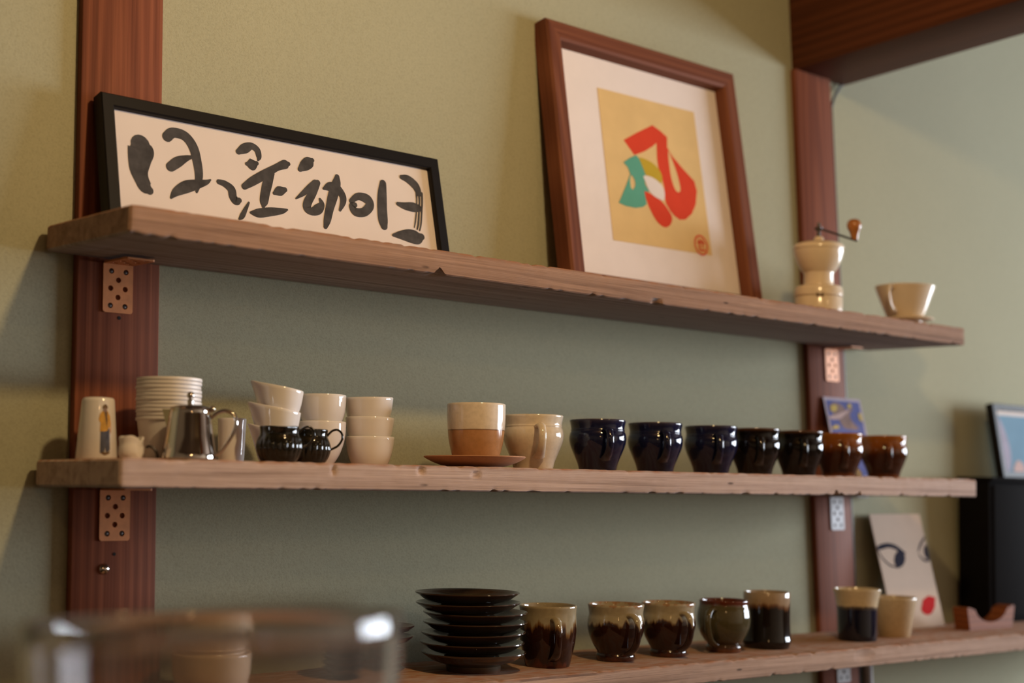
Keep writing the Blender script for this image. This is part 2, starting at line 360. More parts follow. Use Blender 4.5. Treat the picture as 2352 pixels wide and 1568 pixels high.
# ------------------------------------------------------------------ drawn shapes, metres in the plane of each picture
INK = [[(0.0498, 0.1119, 0.0126), (0.0502, 0.1058, 0.0169), (0.0474, 0.0937, 0.0151), (0.0455, 0.0796, 0.0123), (0.0478, 0.0684, 0.0099), (0.0524, 0.0586, 0.009), (0.0571, 0.0547, 0.0054)], [(0.0862, 0.1284, 0.0067), (0.0945, 0.1353, 0.0067), (0.1101, 0.1338, 0.0068), (0.1203, 0.1214, 0.0068), (0.1243, 0.1024, 0.0063), (0.1251, 0.0851, 0.0056), (0.1223, 0.0717, 0.004), (0.1201, 0.0627, 0.0018)], [(0.0875, 0.0897, 0.0062), (0.0981, 0.098, 0.0067), (0.1098, 0.1047, 0.004), (0.1192, 0.1081, 0.0018)], [(0.0849, 0.0499, 0.0017), (0.0926, 0.0585, 0.0055), (0.1066, 0.0671, 0.0078), (0.1206, 0.0725, 0.0063), (0.1346, 0.0775, 0.0034), (0.1407, 0.0815, 0.0011)], [(0.1521, 0.0807, 0.0034), (0.1601, 0.0794, 0.0046), (0.1689, 0.0735, 0.0058), (0.1703, 0.0638, 0.0057), (0.1745, 0.059, 0.0058), (0.1789, 0.0607, 0.0035)], [(0.1839, 0.1259, 0.0038), (0.1936, 0.1321, 0.0066), (0.2037, 0.1372, 0.0048), (0.2117, 0.133, 0.0048), (0.2133, 0.1242, 0.0038), (0.2116, 0.1194, 0.0014)], [(0.1944, 0.1115, 0.0024), (0.2016, 0.1119, 0.008), (0.2092, 0.1149, 0.0029)], [(0.1879, 0.0802, 0.0042), (0.2013, 0.0896, 0.0059), (0.2194, 0.1015, 0.006), (0.2378, 0.1136, 0.0048), (0.2517, 0.1205, 0.0061), (0.2569, 0.122, 0.0029)], [(0.2307, 0.1045, 0.0036), (0.2233, 0.092, 0.0067), (0.2181, 0.0777, 0.0066), (0.2142, 0.0638, 0.0059), (0.2128, 0.0574, 0.0024)], [(0.231, 0.0779, 0.0024), (0.2388, 0.0818, 0.0065), (0.2476, 0.0852, 0.0034)], [(0.194, 0.0465, 0.0019), (0.2041, 0.0472, 0.0058), (0.2214, 0.0515, 0.0059), (0.2389, 0.0551, 0.0041), (0.2478, 0.058, 0.0014)], [(0.1922, 0.0594, 0.0014), (0.1865, 0.0498, 0.0028), (0.1809, 0.0402, 0.0035), (0.1769, 0.036, 0.0018)], [(0.2737, 0.1172, 0.0035), (0.2816, 0.1238, 0.0074), (0.29, 0.1304, 0.0075), (0.2945, 0.1334, 0.003)], [(0.2629, 0.0755, 0.001), (0.2745, 0.0841, 0.0034), (0.2858, 0.0939, 0.0044), (0.2956, 0.1016, 0.005)], [(0.2991, 0.1029, 0.004), (0.2908, 0.0889, 0.0054), (0.2808, 0.0737, 0.0061), (0.2785, 0.0647, 0.0061), (0.2857, 0.0611, 0.0054), (0.2952, 0.0655, 0.0069), (0.3017, 0.0733, 0.0045), (0.3, 0.0799, 0.002)], [(0.3078, 0.0961, 0.002), (0.3174, 0.0999, 0.0063), (0.3279, 0.1004, 0.0063), (0.336, 0.0911, 0.0056), (0.3361, 0.0818, 0.0046), (0.3298, 0.0693, 0.002)], [(0.3312, 0.1161, 0.0036), (0.3287, 0.1064, 0.0066), (0.3213, 0.0889, 0.0075), (0.3136, 0.0693, 0.0062), (0.3077, 0.0524, 0.0054), (0.3039, 0.0427, 0.003)], [(0.3497, 0.085, 0.0036), (0.3615, 0.0931, 0.0051), (0.3761, 0.0913, 0.0073), (0.3789, 0.0823, 0.0067), (0.3681, 0.072, 0.0062), (0.3545, 0.0705, 0.0061), (0.3502, 0.0781, 0.0051), (0.355, 0.0804, 0.0036)], [(0.4058, 0.1185, 0.0053), (0.402, 0.1012, 0.0074), (0.3993, 0.0817, 0.0079), (0.3984, 0.065, 0.0078), (0.3989, 0.0568, 0.0057)], [(0.4387, 0.1329, 0.0032), (0.4499, 0.1316, 0.006), (0.4616, 0.1236, 0.0065), (0.4658, 0.1133, 0.0049)], [(0.4709, 0.114, 0.0019), (0.4696, 0.1016, 0.0016), (0.4667, 0.0866, 0.0014), (0.463, 0.0691, 0.0013), (0.4591, 0.0585, 0.0011)], [(0.4658, 0.1133, 0.0019), (0.4649, 0.1009, 0.0014), (0.462, 0.0859, 0.0014), (0.4583, 0.0685, 0.0016), (0.455, 0.0596, 0.0011)], [(0.4614, 0.1126, 0.0014), (0.4602, 0.1002, 0.0011), (0.4574, 0.0852, 0.0011), (0.4534, 0.0702, 0.0011), (0.4504, 0.0614, 0.0008)], [(0.4267, 0.0924, 0.0027), (0.4383, 0.0909, 0.0054), (0.4525, 0.0913, 0.007), (0.4617, 0.0912, 0.0054)], [(0.4128, 0.0457, 0.0021), (0.4264, 0.0474, 0.0063), (0.4405, 0.0481, 0.0096), (0.4532, 0.0474, 0.0096), (0.4612, 0.0496, 0.0048)]]
PRINT_RED = [(0.1651, 0.265), (0.199, 0.2837), (0.2373, 0.3029), (0.2542, 0.2968), (0.27, 0.2883), (0.2674, 0.2699), (0.277, 0.257), (0.2991, 0.2395), (0.3247, 0.2214), (0.3283, 0.205), (0.3214, 0.1812), (0.309, 0.1633), (0.2907, 0.1506), (0.2768, 0.1487), (0.2642, 0.154), (0.2563, 0.1608), (0.248, 0.1723), (0.2467, 0.1832), (0.2485, 0.1994), (0.2455, 0.2165), (0.2401, 0.23), (0.2392, 0.2459), (0.2424, 0.2737), (0.2312, 0.2654), (0.2118, 0.2541), (0.1862, 0.2434)]
PRINT_RED_HOLE = [(0.2689, 0.2653), (0.2759, 0.2503), (0.2843, 0.2274), (0.288, 0.2038), (0.284, 0.1964), (0.2761, 0.1978), (0.2695, 0.2122), (0.2673, 0.2344)]
PRINT_LEAF = [(0.1995, 0.1851), (0.2178, 0.1821), (0.2385, 0.1741), (0.252, 0.1618), (0.259, 0.1501), (0.2539, 0.1383), (0.2425, 0.1312), (0.2316, 0.1322), (0.2197, 0.14), (0.2092, 0.1558), (0.2028, 0.1705)]
PRINT_GREEN = [(0.1588, 0.2269), (0.1744, 0.2367), (0.1906, 0.2441), (0.1963, 0.2388), (0.2027, 0.224), (0.2084, 0.2107), (0.2028, 0.2082), (0.2036, 0.1973), (0.2118, 0.186), (0.1995, 0.1851), (0.2011, 0.1734), (0.2018, 0.1641), (0.1922, 0.1581), (0.1744, 0.154), (0.1532, 0.1541), (0.1377, 0.1574), (0.1475, 0.1717), (0.1612, 0.1924), (0.1715, 0.2096), (0.1675, 0.2199)]
PRINT_GREEN_HOLE = [(0.173, 0.2082), (0.1797, 0.2015), (0.1799, 0.1921), (0.174, 0.1844), (0.1697, 0.1868), (0.1693, 0.1983)]
PRINT_YELLOW = [(0.1966, 0.2404), (0.214, 0.2401), (0.2307, 0.2349), (0.2425, 0.2256), (0.2461, 0.215), (0.2413, 0.2047), (0.2308, 0.2078), (0.2139, 0.2122), (0.2076, 0.2137), (0.2023, 0.2271)]
PRINT_WHITE = [(0.2015, 0.2112), (0.2183, 0.2122), (0.235, 0.2069), (0.2448, 0.1988), (0.2475, 0.1881), (0.2433, 0.1764), (0.2302, 0.1776), (0.2178, 0.1821), (0.2095, 0.1903), (0.2055, 0.2008)]
PRINT_SHEET = [(0.1186, 0.344), (0.3456, 0.346), (0.3469, 0.0969), (0.1175, 0.0944)]
PRINT_PAPER = [(0.0673, 0.389), (0.4125, 0.3964), (0.4094, 0.0535), (0.0641, 0.0508)]
SEAL = [(0.322, 0.1115), (0.3401, 0.1137), (0.3243, 0.1246)]
LIDS = [[(-0.0069, 0.1458, 0.0029), (0.0123, 0.1482, 0.0046), (0.0355, 0.1509, 0.0044), (0.0566, 0.1475, 0.0044), (0.0725, 0.14, 0.0042), (0.0843, 0.136, 0.0015)], [(-0.0045, 0.1425, 0.0012), (0.0117, 0.1271, 0.0017), (0.0292, 0.1149, 0.0017), (0.0534, 0.1099, 0.0012)], [(0.1275, 0.1383, 0.0012), (0.1403, 0.1509, 0.0024), (0.1592, 0.1636, 0.0018)], [(0.1281, 0.1329, 0.0012), (0.1355, 0.1243, 0.0021), (0.1475, 0.1201, 0.0021), (0.158, 0.1216, 0.0012)]]
IRISES = [[(0.0798, 0.1239), (0.0762, 0.1193), (0.0712, 0.1152), (0.0655, 0.1122), (0.0596, 0.1105), (0.054, 0.1102), (0.0494, 0.1115), (0.0461, 0.1141), (0.0445, 0.1178), (0.0447, 0.1223), (0.0467, 0.1271), (0.0503, 0.1318), (0.0552, 0.1358), (0.0609, 0.1389), (0.0668, 0.1407), (0.0724, 0.1409), (0.0771, 0.1397), (0.0805, 0.1371), (0.0821, 0.1333), (0.0819, 0.1288)], [(0.1684, 0.1371), (0.1677, 0.1329), (0.1659, 0.129), (0.1633, 0.1257), (0.16, 0.1235), (0.1565, 0.1226), (0.1531, 0.1229), (0.1501, 0.1246), (0.1477, 0.1273), (0.1463, 0.131), (0.146, 0.1351), (0.1467, 0.1393), (0.1484, 0.1433), (0.1511, 0.1465), (0.1543, 0.1487), (0.1578, 0.1497), (0.1612, 0.1494), (0.1643, 0.1477), (0.1666, 0.1449), (0.1681, 0.1413)]]
MOUTH = [(0.0946, 0.0318), (0.1075, 0.0496), (0.1277, 0.0564), (0.1494, 0.0523), (0.14, 0.0341), (0.1261, 0.0238), (0.1115, 0.0213), (0.0996, 0.0251)]
CARD_BLUE = [(0.0053, 0.1406), (0.0959, 0.1422), (0.0982, 0.0912), (-0.0006, 0.0892)]
CARD_BODY = [(0.0136, 0.1321), (0.0309, 0.1383), (0.0498, 0.1339), (0.0608, 0.1259), (0.083, 0.1301), (0.0684, 0.1177), (0.071, 0.1051), (0.0868, 0.0908), (0.0488, 0.0904), (0.0375, 0.0974), (0.0308, 0.1076), (0.0117, 0.111), (0.0206, 0.1177), (0.0104, 0.1225)]
CARD_LIMB = [(0.0022, 0.1106), (0.0377, 0.1181), (0.0697, 0.1267), (0.0585, 0.119), (0.0342, 0.1078), (0.0101, 0.1063)]
CARD_Y1 = [(0.0673, 0.1347), (0.074, 0.1381), (0.0792, 0.134), (0.0721, 0.1286), (0.0664, 0.13)]
CARD_Y2 = [(0.0938, 0.1189), (0.1026, 0.121), (0.1035, 0.1064), (0.096, 0.1072)]
CARD_Y3 = [(0.0045, 0.0894), (0.0202, 0.0963), (0.0292, 0.0928), (0.023, 0.0897)]
CARD_FACE = [(0.015, 0.129), (0.026, 0.1338), (0.0349, 0.13), (0.0289, 0.1223), (0.0166, 0.1207)]

# ================================================================== the room
def struct(name, o, label=None):
    o.name = name; return tag(o, label, None, None, 'structure')
struct('wall_back', box('wall_back', -2.2, 5.5, WALL_Y, WALL_Y + 0.12, 0, 2.55, 'plaster'), 'sage green plaster wall behind the shelves')
struct('floor', box('floor', -2.2, 5.5, -2.6, WALL_Y, -0.05, 0, 'floor'))
struct('ceiling', box('ceiling', -2.2, 5.5, -2.6, WALL_Y, 2.55, 2.6, 'ceil'))
struct('wall_left', box('wall_left', -2.3, -2.2, -2.6, WALL_Y, 0, 2.55, 'plaster_room'))
struct('wall_front', box('wall_front', -2.2, 5.5, -2.7, -2.6, 0, 2.55, 'plaster_front'))
def wall_right():
    # side wall with the window opening y -1.55..1.15, z 0.95..2.10
    bm = bmesh.new()
    for a in ((-2.6, -1.55, 0, 2.55), (1.15, WALL_Y, 0, 2.55), (-1.55, 1.15, 0, 0.95), (-1.55, 1.15, 2.10, 2.55)):
        b = box_bm(5.4, 5.5, *a); me = bpy.data.meshes.new('tmp'); b.to_mesh(me); b.free(); bm.from_mesh(me); bpy.data.meshes.remove(me)
    struct('wall_right', link('wall_right', from_bm(bm, 'wall_right'), 'plaster_room'))
    wn = tag(thing('window_1', (5.4, -0.20, 0.95)), kind='structure')
    for y0, y1, z0, z1, nm in ((-1.35, -1.30, 0, 1.15, 'window_frame'), (1.30, 1.35, 0, 1.15, 'window_frame'), (-1.3, 1.3, 0, 0.05, 'window_frame'), (-1.3, 1.3, 1.10, 1.15, 'window_frame'),
                               (-0.455, -0.415, 0.05, 1.10, 'mullion'), (0.415, 0.455, 0.05, 1.10, 'mullion'), (-1.3, 1.3, 0.56, 0.59, 'mullion')):
        box(nm, -0.02, 0.05, y0, y1, z0, z1, 'post', wn)
wall_right()
def timber(name, x0, x1, y0, y1, z0, z1, mat, label):
    o = link(name, from_bm(box_bm(x0 - x0, x1 - x0, 0, y1 - y0, 0, z1 - z0, 0.002), name, 40), mat, None, (x0, y0, z0))
    return struct(name, o, label)
p1 = timber('trim_1', 0.740, 0.845, POST_Y, WALL_Y, 0, 2.55, 'post', 'wide reddish brown wooden post at the left of the wall')
p2 = timber('trim_2', 2.108, 2.213, POST_Y, WALL_Y, 0, Z0 + 0.838, 'post', 'reddish brown wooden post under the ceiling beam at the right')
timber('trim_3', 2.113, 2.268, -2.6, WALL_Y, Z0 + 0.838, 2.55, 'beam', 'dark brown ceiling beam running out from the wall at upper right')
def disc(name, parent, x, z, r, mat, y=-0.0004, dome=0.0):
    prof = [(r, 0)] + ([(r * math.cos(t), dome * math.sin(t)) for t in (R(25), R(50), R(72))] if dome else []) + [(0, dome + 0.0002)]
    return link(name, lathe_me(name, prof, 16), mat, parent, (x, y, z), (R(90), 0, 0))
sc_ = disc('screw_head', p1, 0.040, Z0 - 0.023, 0.0065, 'steel', -0.0002, 0.004)
disc('nail_hole', p1, 0.0530, Z0 + 0.2665, 0.0022, 'hole'); disc('nail_hole', p1, 0.0520, Z0 - 0.0065, 0.0020, 'hole')

# ================================================================== shelves
def make_shelf(name, X0, X1, zf, tilt, slope_x, depth, th, chips, seed, label, mat, notches=(), wave=0.0):
    """plank: local x along, y 0 (front) .. depth, z -th .. 0; worn arrises, chips and knots are geometry"""
    L = X1 - X0; N = int(L / 0.0028); e = 0.0014
    sec = []                                       # (y, z) around the section, denser at the front
    def side(a, b, n):
        for i in range(n): sec.append((a[0] + (b[0] - a[0]) * i / n, a[1] + (b[1] - a[1]) * i / n))
    side((0, -th + e), (0, -e), 8); side((0, -e), (e, 0), 2); side((e, 0), (depth - e, 0), 8); side((depth - e, 0), (depth, -e), 2)
    side((depth, -e), (depth, -th + e), 3); side((depth, -th + e), (depth - e, -th), 2); side((depth - e, -th), (0.05, -th), 6); side((0.05, -th), (e, -th), 8); side((e, -th), (0, -th + e), 2)
    bm = bmesh.new(); rings = []
    for i in range(N + 1):
        x = L * i / N; ring = []
        ends = min(x, L - x)
        for (y, z) in sec:
            cy, cz = y, z
            fr = max(0.0, 1 - y / 0.012)
            edge_t = fr * max(0.0, 1 - abs(z) / 0.003); edge_b = fr * max(0.0, 1 - abs(z + th) / 0.003)
            nz = noise.noise(Vector((x * 9 + seed, z * 40, y * 20))); n2 = noise.noise(Vector((x * 60 + seed, z * 90, y * 60)))
            cy += fr * (nz * 0.0009 + n2 * 0.0003 + wave * math.sin(x * 3.1 + seed))
            w1 = max(0.0, noise.noise(Vector((x * 70 + seed * 3, 1.7, 0)))) ; w2 = max(0.0, noise.noise(Vector((x * 80 + seed * 5, 8.7, 0))))
            cz -= edge_t * 0.0028 * w1 * w1 * 2; cy += edge_t * 0.003 * w1 * w1 * 2
            cz += edge_b * 0.003 * w2 * w2 * 2; cy += edge_b * 0.003 * w2 * w2 * 2
            cz += n2 * 0.0003
            for (px, pz, rx, rz, dp) in chips:
                d = math.hypot((x - px) / rx, (z - pz) / rz)
                if d < 1 and y < 0.02: cy += fr * dp * (1 - d * d)
            for (px, hw, nh, nd) in notches:          # splinters broken out of the lower front edge
                q = 1 - abs(x - px) / hw
                if q > 0 and y < nd: cz = max(cz, -th + nh * q * (1 - y / nd) * (0.8 + 0.4 * n2))
            xx = x
            if ends < 0.004: 
                q = 1 - ends / 0.004; s = 0.0025 * q * q
                cz += -s if z > -th / 2 else s
                cy += s if y < depth / 2 else -s
            ring.append(bm.verts.new((xx, cy, cz)))
        rings.append(ring)
    m = len(sec)
    for A, B in zip(rings, rings[1:]):
        for k in range(m): bm.faces.new((A[k], A[(k + 1) % m], B[(k + 1) % m], B[k]))
    bm.faces.new(rings[0]); bm.faces.new(rings[-1])
    me = from_bm(bm, name, 28); o = link(name, me, mat, None, (X0, 1.374, Z0 + zf), (tilt, slope_x, 0)); me.materials.append(M['board_under'])
    for p in me.polygons:
        if p.normal.z < -0.75: p.material_index = 1
    return tag(o, label, 'shelf')
T1, T2, T3 = math.atan(0.060), math.atan(0.042), math.atan(0.053)
sh1 = make_shelf('shelf_board', 0.702, 2.290, 0.3530, T1, 0, 0.2008, 0.0300, [(0.80, -0.028, 0.012, 0.006, 0.006), (1.05, -0.002, 0.03, 0.004, 0.003)], 1.3,
                 'topmost weathered plank shelf carrying the two framed pictures', 'board_top', [(0.412, 0.010, 0.013, 0.022), (0.805, 0.012, 0.004, 0.015), (1.32, 0.006, 0.003, 0.01)])
sh2 = make_shelf('shelf_board', 0.696, 2.298, 0.0906, T2, 0, 0.2008, 0.0300, [ (0.385, -0.006, 0.006, 0.006, 0.004), (0.47, -0.010, 0.009, 0.005, 0.003), (0.26, -0.008, 0.004, 0.005, 0.004)], 4.1,
                 'middle weathered plank shelf carrying the row of mugs and white bowls', 'board_mid', [(1.200, 0.008, 0.013, 0.02), (1.213, 0.010, 0.006, 0.02), (1.252, 0.009, 0.005, 0.02), (1.260, 0.006, 0.010, 0.02)])
sh3 = make_shelf('shelf_board', 0.700, 3.050, -0.1705 + 0.9 * 0.0095, T3, math.atan(0.0095), 0.2010, 0.0285, [(1.25, -0.012, 0.03, 0.010, 0.003), (0.60, -0.005, 0.08, 0.006, 0.004)], 9.7,
                 'lowest weathered plank shelf carrying dark plates and dripped glaze cups', 'board_low', (), 0.0015)
def on1(x, y): return Z0 + 0.353 + (y - 1.374) * 0.060
def on2(x, y): return Z0 + 0.0906 + (y - 1.374) * 0.042
def on3(x, y): return Z0 - 0.1705 + (y - 1.374) * 0.053 - (x - 1.6) * 0.0095

# ================================================================== perforated angle brackets
def make_bracket(mat, label, x, ztop, tilt):
    t = thing('angle_bracket', (x, POST_Y, ztop), (0, 0, 0), label, 'bracket', 'perforated angle brackets under the shelves')
    w = 0.0375; h = 0.060; th = 0.0022
    def holes(sgn):
        hs = []
        for r_, cols in enumerate(((0.27, 0.76), (0.51,), (0.25, 0.74), (0.50,), (0.25, 0.74))):
            for c in cols: hs.append(ell(w * c, sgn * (0.011 + r_ * 0.0102), 0.0033, 0.0033, 14))
        return hs
    pl = link('wall_plate', flat_me('wall_plate', [rrect(0, w, -h, 0, 0.0035)] + holes(-1), th), mat, t, (0, -th - 0.0003, 0))
    for r_, cols in enumerate(((0.27, 0.76), (0.25, 0.74))):
        for c in cols:
            z = -(0.011 + (0 if r_ == 0 else 4) * 0.0102)
            disc('screw', pl, w * c, z, 0.0026, 'dark_steel', 0.0012, 0.0006)
    link('shelf_plate', flat_me('shelf_plate', [rrect(0, w, -0.056, 0, 0.0035)] + holes(-1), th), mat, t, (0, -th * 0.6, -0.0003), (R(-90) + tilt, 0, 0))
    return t
make_bracket('copper', 'bronze perforated bracket on the left post under the top shelf', 0.7712, Z0 + 0.3318, T1)
make_bracket('copper', 'bronze perforated bracket on the left post under the middle shelf', 0.7722, Z0 + 0.0685, T2)
make_bracket('copper', 'bronze perforated bracket on the right post under the top shelf', 2.1545, Z0 + 0.3318, T1)
make_bracket('zinc', 'bright silver perforated bracket on the right post under the middle shelf', 2.1495, Z0 + 0.0685, T2)
make_bracket('zinc', 'silver perforated bracket on the right post below the lowest shelf', 2.1460, Z0 - 0.1940, T3)

# ================================================================== framed calligraphy
def mitre_bar(name, p, q, inward, prof, mat, parent):
    """bar from p to q (x,z); inward = unit vector to the opening; prof = list of (offset inward, depth y) closed section"""
    d = Vector((q[0] - p[0], q[1] - p[1])); L = d.length; d.normalize(); bm = bmesh.new(); A = []; B = []
    for (o_, y) in prof:
        a = Vector(p) + d * o_ + Vector(inward) * o_; b = Vector(q) - d * o_ + Vector(inward) * o_
        A.append(bm.verts.new((a.x, y, a.y))); B.append(bm.verts.new((b.x, y, b.y)))
    n = len(prof)
    for i in range(n): bm.faces.new((A[i], A[(i + 1) % n], B[(i + 1) % n], B[i]))
    bm.faces.new(A); bm.faces.new(B)
    return link(name, from_bm(bm, name), mat, parent)
def frame_bars(parent, W, H, prof, mat):
    mitre_bar('frame_bar', (0, 0), (0, H), (1, 0), prof, mat, parent); mitre_bar('frame_bar', (W, 0), (W, H), (-1, 0), prof, mat, parent)
    hm = mat + '_h' if mat + '_h' in M else mat
    mitre_bar('frame_bar', (0, H), (W, H), (0, -1), prof, hm, parent); mitre_bar('frame_bar', (0, 0), (W, 0), (0, 1), prof, hm, parent)
f1 = thing('framed_calligraphy', (0.753, 1.521, on1(0, 1.521)), (-math.atan(0.177), 0, 0), 'wide black framed brush calligraphy on cream paper, leaning on the top shelf', 'picture')
W1, H1 = 0.502, 0.1675
frame_bars(f1, W1, H1, [(0, 0.0015), (0.0015, 0), (0.0145, 0), (0.0162, 0.002), (0.0162, 0.0085), (0.0162, 0.020), (0, 0.020)], 'frame_black')
pp = box('paper', 0.012, W1 - 0.012, 0.008, 0.010, 0.012, H1 - 0.012, 'paper', f1)
box('backing', 0.006, W1 - 0.006, 0.0115, 0.017, 0.006, H1 - 0.006, 'frame_brown', f1)
for i, s in enumerate(INK):
    o = link('ink_stroke', stroke_me('ink_stroke', s, 0), 'ink', pp, (0, 0.0078 - 0.00002 * i, 0))

# ================================================================== framed abstract print
f2 = thing('framed_print', (1.477, 1.514, on1(0, 1.514)), (-math.atan(0.109), 0, 0), 'brown wooden frame with a red and green abstract print on tan paper', 'picture')
W2, H2 = 0.440, 0.4265
prof2 = [(0, 0.003), (0.004, 0), (0.026, 0.001), (0.030, 0.004), (0.032, 0.021), (0.032, 0.030), (0, 0.030)]
frame_bars(f2, W2, H2, prof2, 'frame_brown')
mt = box('mount', 0.028, W2 - 0.028, 0.022, 0.025, 0.028, H2 - 0.028, 'mount', f2)
sheet = link('print_sheet', flat_me('print_sheet', [PRINT_SHEET], 0.0005), 'tan', f2, (0, 0.0214, 0))
def sm(lp, n=3): return [tuple(p) for p in spline(lp, n, True)]
for nm, lps, mat, y in (('red_shape', [PRINT_RED, sm(PRINT_RED_HOLE)], 'red', 0.0212), ('red_leaf_shape', [sm(PRINT_LEAF)], 'red', 0.0211), ('green_shape', [PRINT_GREEN, sm(PRINT_GREEN_HOLE)], 'green', 0.0210),
                        ('yellow_shape', [sm(PRINT_YELLOW)], 'yellow', 0.0209), ('white_shape', [sm(PRINT_WHITE)], 'white_print', 0.0208)):
    link(nm, flat_me(nm, lps, 0.0001), mat, sheet, (0, y - 0.0214, 0))
sx, sz = SEAL[0]
seal = link('seal_mark', flat_me('seal_mark', [ell(sx, sz, 0.0165, 0.0175), ell(sx, sz, 0.0135, 0.0145)], 0.0001), 'red', sheet, (0, -0.0003, 0))
for st in ([(sx - .0075, sz + .004, .0017), (sx, sz + .0055, .0017), (sx + .008, sz + .0045, .0017)], [(sx - .003, sz + .010, .0016), (sx - .004, sz, .0018), (sx - .005, sz - .008, .0016)], [(sx + .004, sz + .010, .0016), (sx + .004, sz + .001, .0016), (sx + .003, sz - .004, .0012)],
           [(sx - .005, sz - .0085, .0014), (sx + .001, sz - .009, .0016), (sx + .008, sz - .0075, .0014)]):
    link('seal_stroke', stroke_me('seal_stroke', st, 0), 'red', seal, (0, -0.0001, 0))

# ================================================================== coffee mill, dripper on the top shelf
mx, my = 1.973, 1.450
mill = thing('coffee_mill', (mx, my, on1(mx, my)), (T1, 0, 0), 'ivory enamel hand coffee mill with a crank and wooden knob', 'coffee mill')
link('base_drawer', lathe_me('base_drawer', [(0, 0), (0.036, 0), (0.0392, 0.003), (0.0392, 0.028), (0.0385, 0.0295), (0, 0.0295)]), 'ivory', mill)
link('base', lathe_me('base', [(0, 0.0300), (0.0385, 0.0300), (0.0398, 0.0315), (0.0398, 0.040), (0.0375, 0.0465), (0.030, 0.0490), (0.025, 0.0505), (0, 0.0505)]), 'ivory', mill)
link('waist', lathe_me('waist', [(0, 0.0498), (0.0245, 0.0498), (0.0240, 0.066), (0.0250, 0.072), (0, 0.072)]), 'ivory', mill)
link('hopper', lathe_me('hopper', [(0, 0.0705)] + [tuple(p) for p in spline([(0.0250, 0.0705), (0.0300, 0.0765), (0.0360, 0.088), (0.0400, 0.100), (0.0412, 0.1075)], 4)] + [(0.0405, 0.1085), (0, 0.1085)]), 'ivory', mill)
link('hopper_lid', lathe_me('hopper_lid', [(0, 0.1088), (0.0418, 0.1088), (0.0422, 0.1115), (0.0400, 0.1165), (0.030, 0.1205), (0.016, 0.1225), (0.0085, 0.1235), (0.0075, 0.129), (0.0050, 0.131), (0, 0.131)]), 'ivory', mill)
bd = box('badge', -0.006, 0.006, -0.0002, 0.001, -0.003, 0.003, 'brown_ink', mill, 0.0008)
ang = R(-144 + 4); bd.location = (0.0398 * math.cos(ang), 0.0398 * math.sin(ang), 0.030); bd.rotation_euler = (0, 0, ang + R(90))
link('crank_shaft', lathe_me('crank_shaft', [(0, 0.130), (0.0032, 0.130), (0.0032, 0.141), (0.006, 0.1415), (0.0064, 0.1455), (0.003, 0.147), (0.0032, 0.150), (0.0024, 0.154), (0, 0.1545)], 20), 'dark_steel', mill)
ca = R(-50); cd = Vector((math.cos(ca), math.sin(ca), 0))
arm_end = cd * 0.062 + Vector((0, 0, 0.1235))
arm = link('crank_arm', tube_me('crank_arm', [cd * -0.007 + Vector((0, 0, 0.1445)), cd * 0.002 + Vector((0, 0, 0.1440)), cd * 0.030 + Vector((0, 0, 0.1345)), arm_end], (0.0045, 0.0018), 8), 'dark_steel', mill)
kn = link('crank_knob', lathe_me('crank_knob', [(0, 0), (0.0052, 0.0005), (0.0060, 0.004)] + [tuple(p) for p in spline([(0.0062, 0.007), (0.0080, 0.013), (0.0112, 0.020), (0.0116, 0.027), (0.0085, 0.0325), (0.0035, 0.0348)], 4)] + [(0, 0.0350)], 28), 'crank_wood', mill, arm_end + Vector((-cd.x * 0.004, -cd.y * 0.004, 0.0015)), (0, R(-4), 0))
dx, dy = 2.222, 1.450
dr = thing('coffee_dripper', (dx, dy, on1(dx, dy)), (T1, 0, 0), 'ivory ceramic coffee dripper cone on its flat base beside the mill', 'coffee dripper')
link('cone', lathe_me('cone', hollow([(0.0300, 0.0185), (0.0330, 0.0215), (0.0430, 0.047), (0.0520, 0.0715)], 0.0035, 0.004)), 'ivory', dr)
link('base_plate', lathe_me('base_plate', [(0, 0.0105), (0.030, 0.0105), (0.0425, 0.0130), (0.0440, 0.0150), (0.0425, 0.0172), (0.031, 0.0188), (0, 0.0188)]), 'ivory', dr, (0.005, -0.004, 0))
link('foot_ring', lathe_me('foot_ring', [(0.020, 0.0), (0.0225, 0.0), (0.0235, 0.0110), (0.019, 0.0110), (0.020, 0.0)]), 'ivory', dr, (0.005, -0.004, 0))
ha = R(-147 - 22); hd = Vector((math.cos(ha), math.sin(ha), 0))
hp = [hd * r_ + Vector((0, 0, z_)) for r_, z_ in ((0.0480, 0.066), (0.0590, 0.068), (0.0680, 0.062), (0.0690, 0.050), (0.0620, 0.036), (0.0500, 0.0285), (0.0370, 0.027))]
link('handle', tube_me('handle', spline(hp, 5), (0.0048, 0.0028), 10, hd.cross(Vector((0, 0, 1)))), 'ivory', dr)

# ================================================================== mugs
def strap(parent, direc, pts, mat, a=0.0062, b=0.0034):
    """handle: pts = (radius, height) of its middle line, in the vertical plane of direction direc"""
    d = Vector((math.cos(direc), math.sin(direc), 0))
    P = spline([d * p[0] + Vector((0, 0, p[1])) for p in pts], 5)
    n = len(P)
    rads = [((a * (0.82 + 0.5 * abs(2 * i / (n - 1) - 1) ** 3)), b) for i in range(n)]
    side = Vector((-d.y, d.x, 0))
    # ring axes: 'up' is given so that the wide size runs sideways
    me = tube_me('handle', P, [(r_[1], r_[0]) for r_ in rads], 12, side)
    return link('handle', me, mat, parent)
POT = [(0.0255, 0), (0.0262, 0.003), (0.0280, 0.010), (0.0325, 0.021), (0.0378, 0.034), (0.0398, 0.0435), (0.0390, 0.0505), (0.0374, 0.0545), (0.0377, 0.0560), (0.0372, 0.0578), (0.0378, 0.0625), (0.0392, 0.0690)]
mug_me = lathe_me('mug_body', hollow(POT, 0.0034, 0.005, 4))
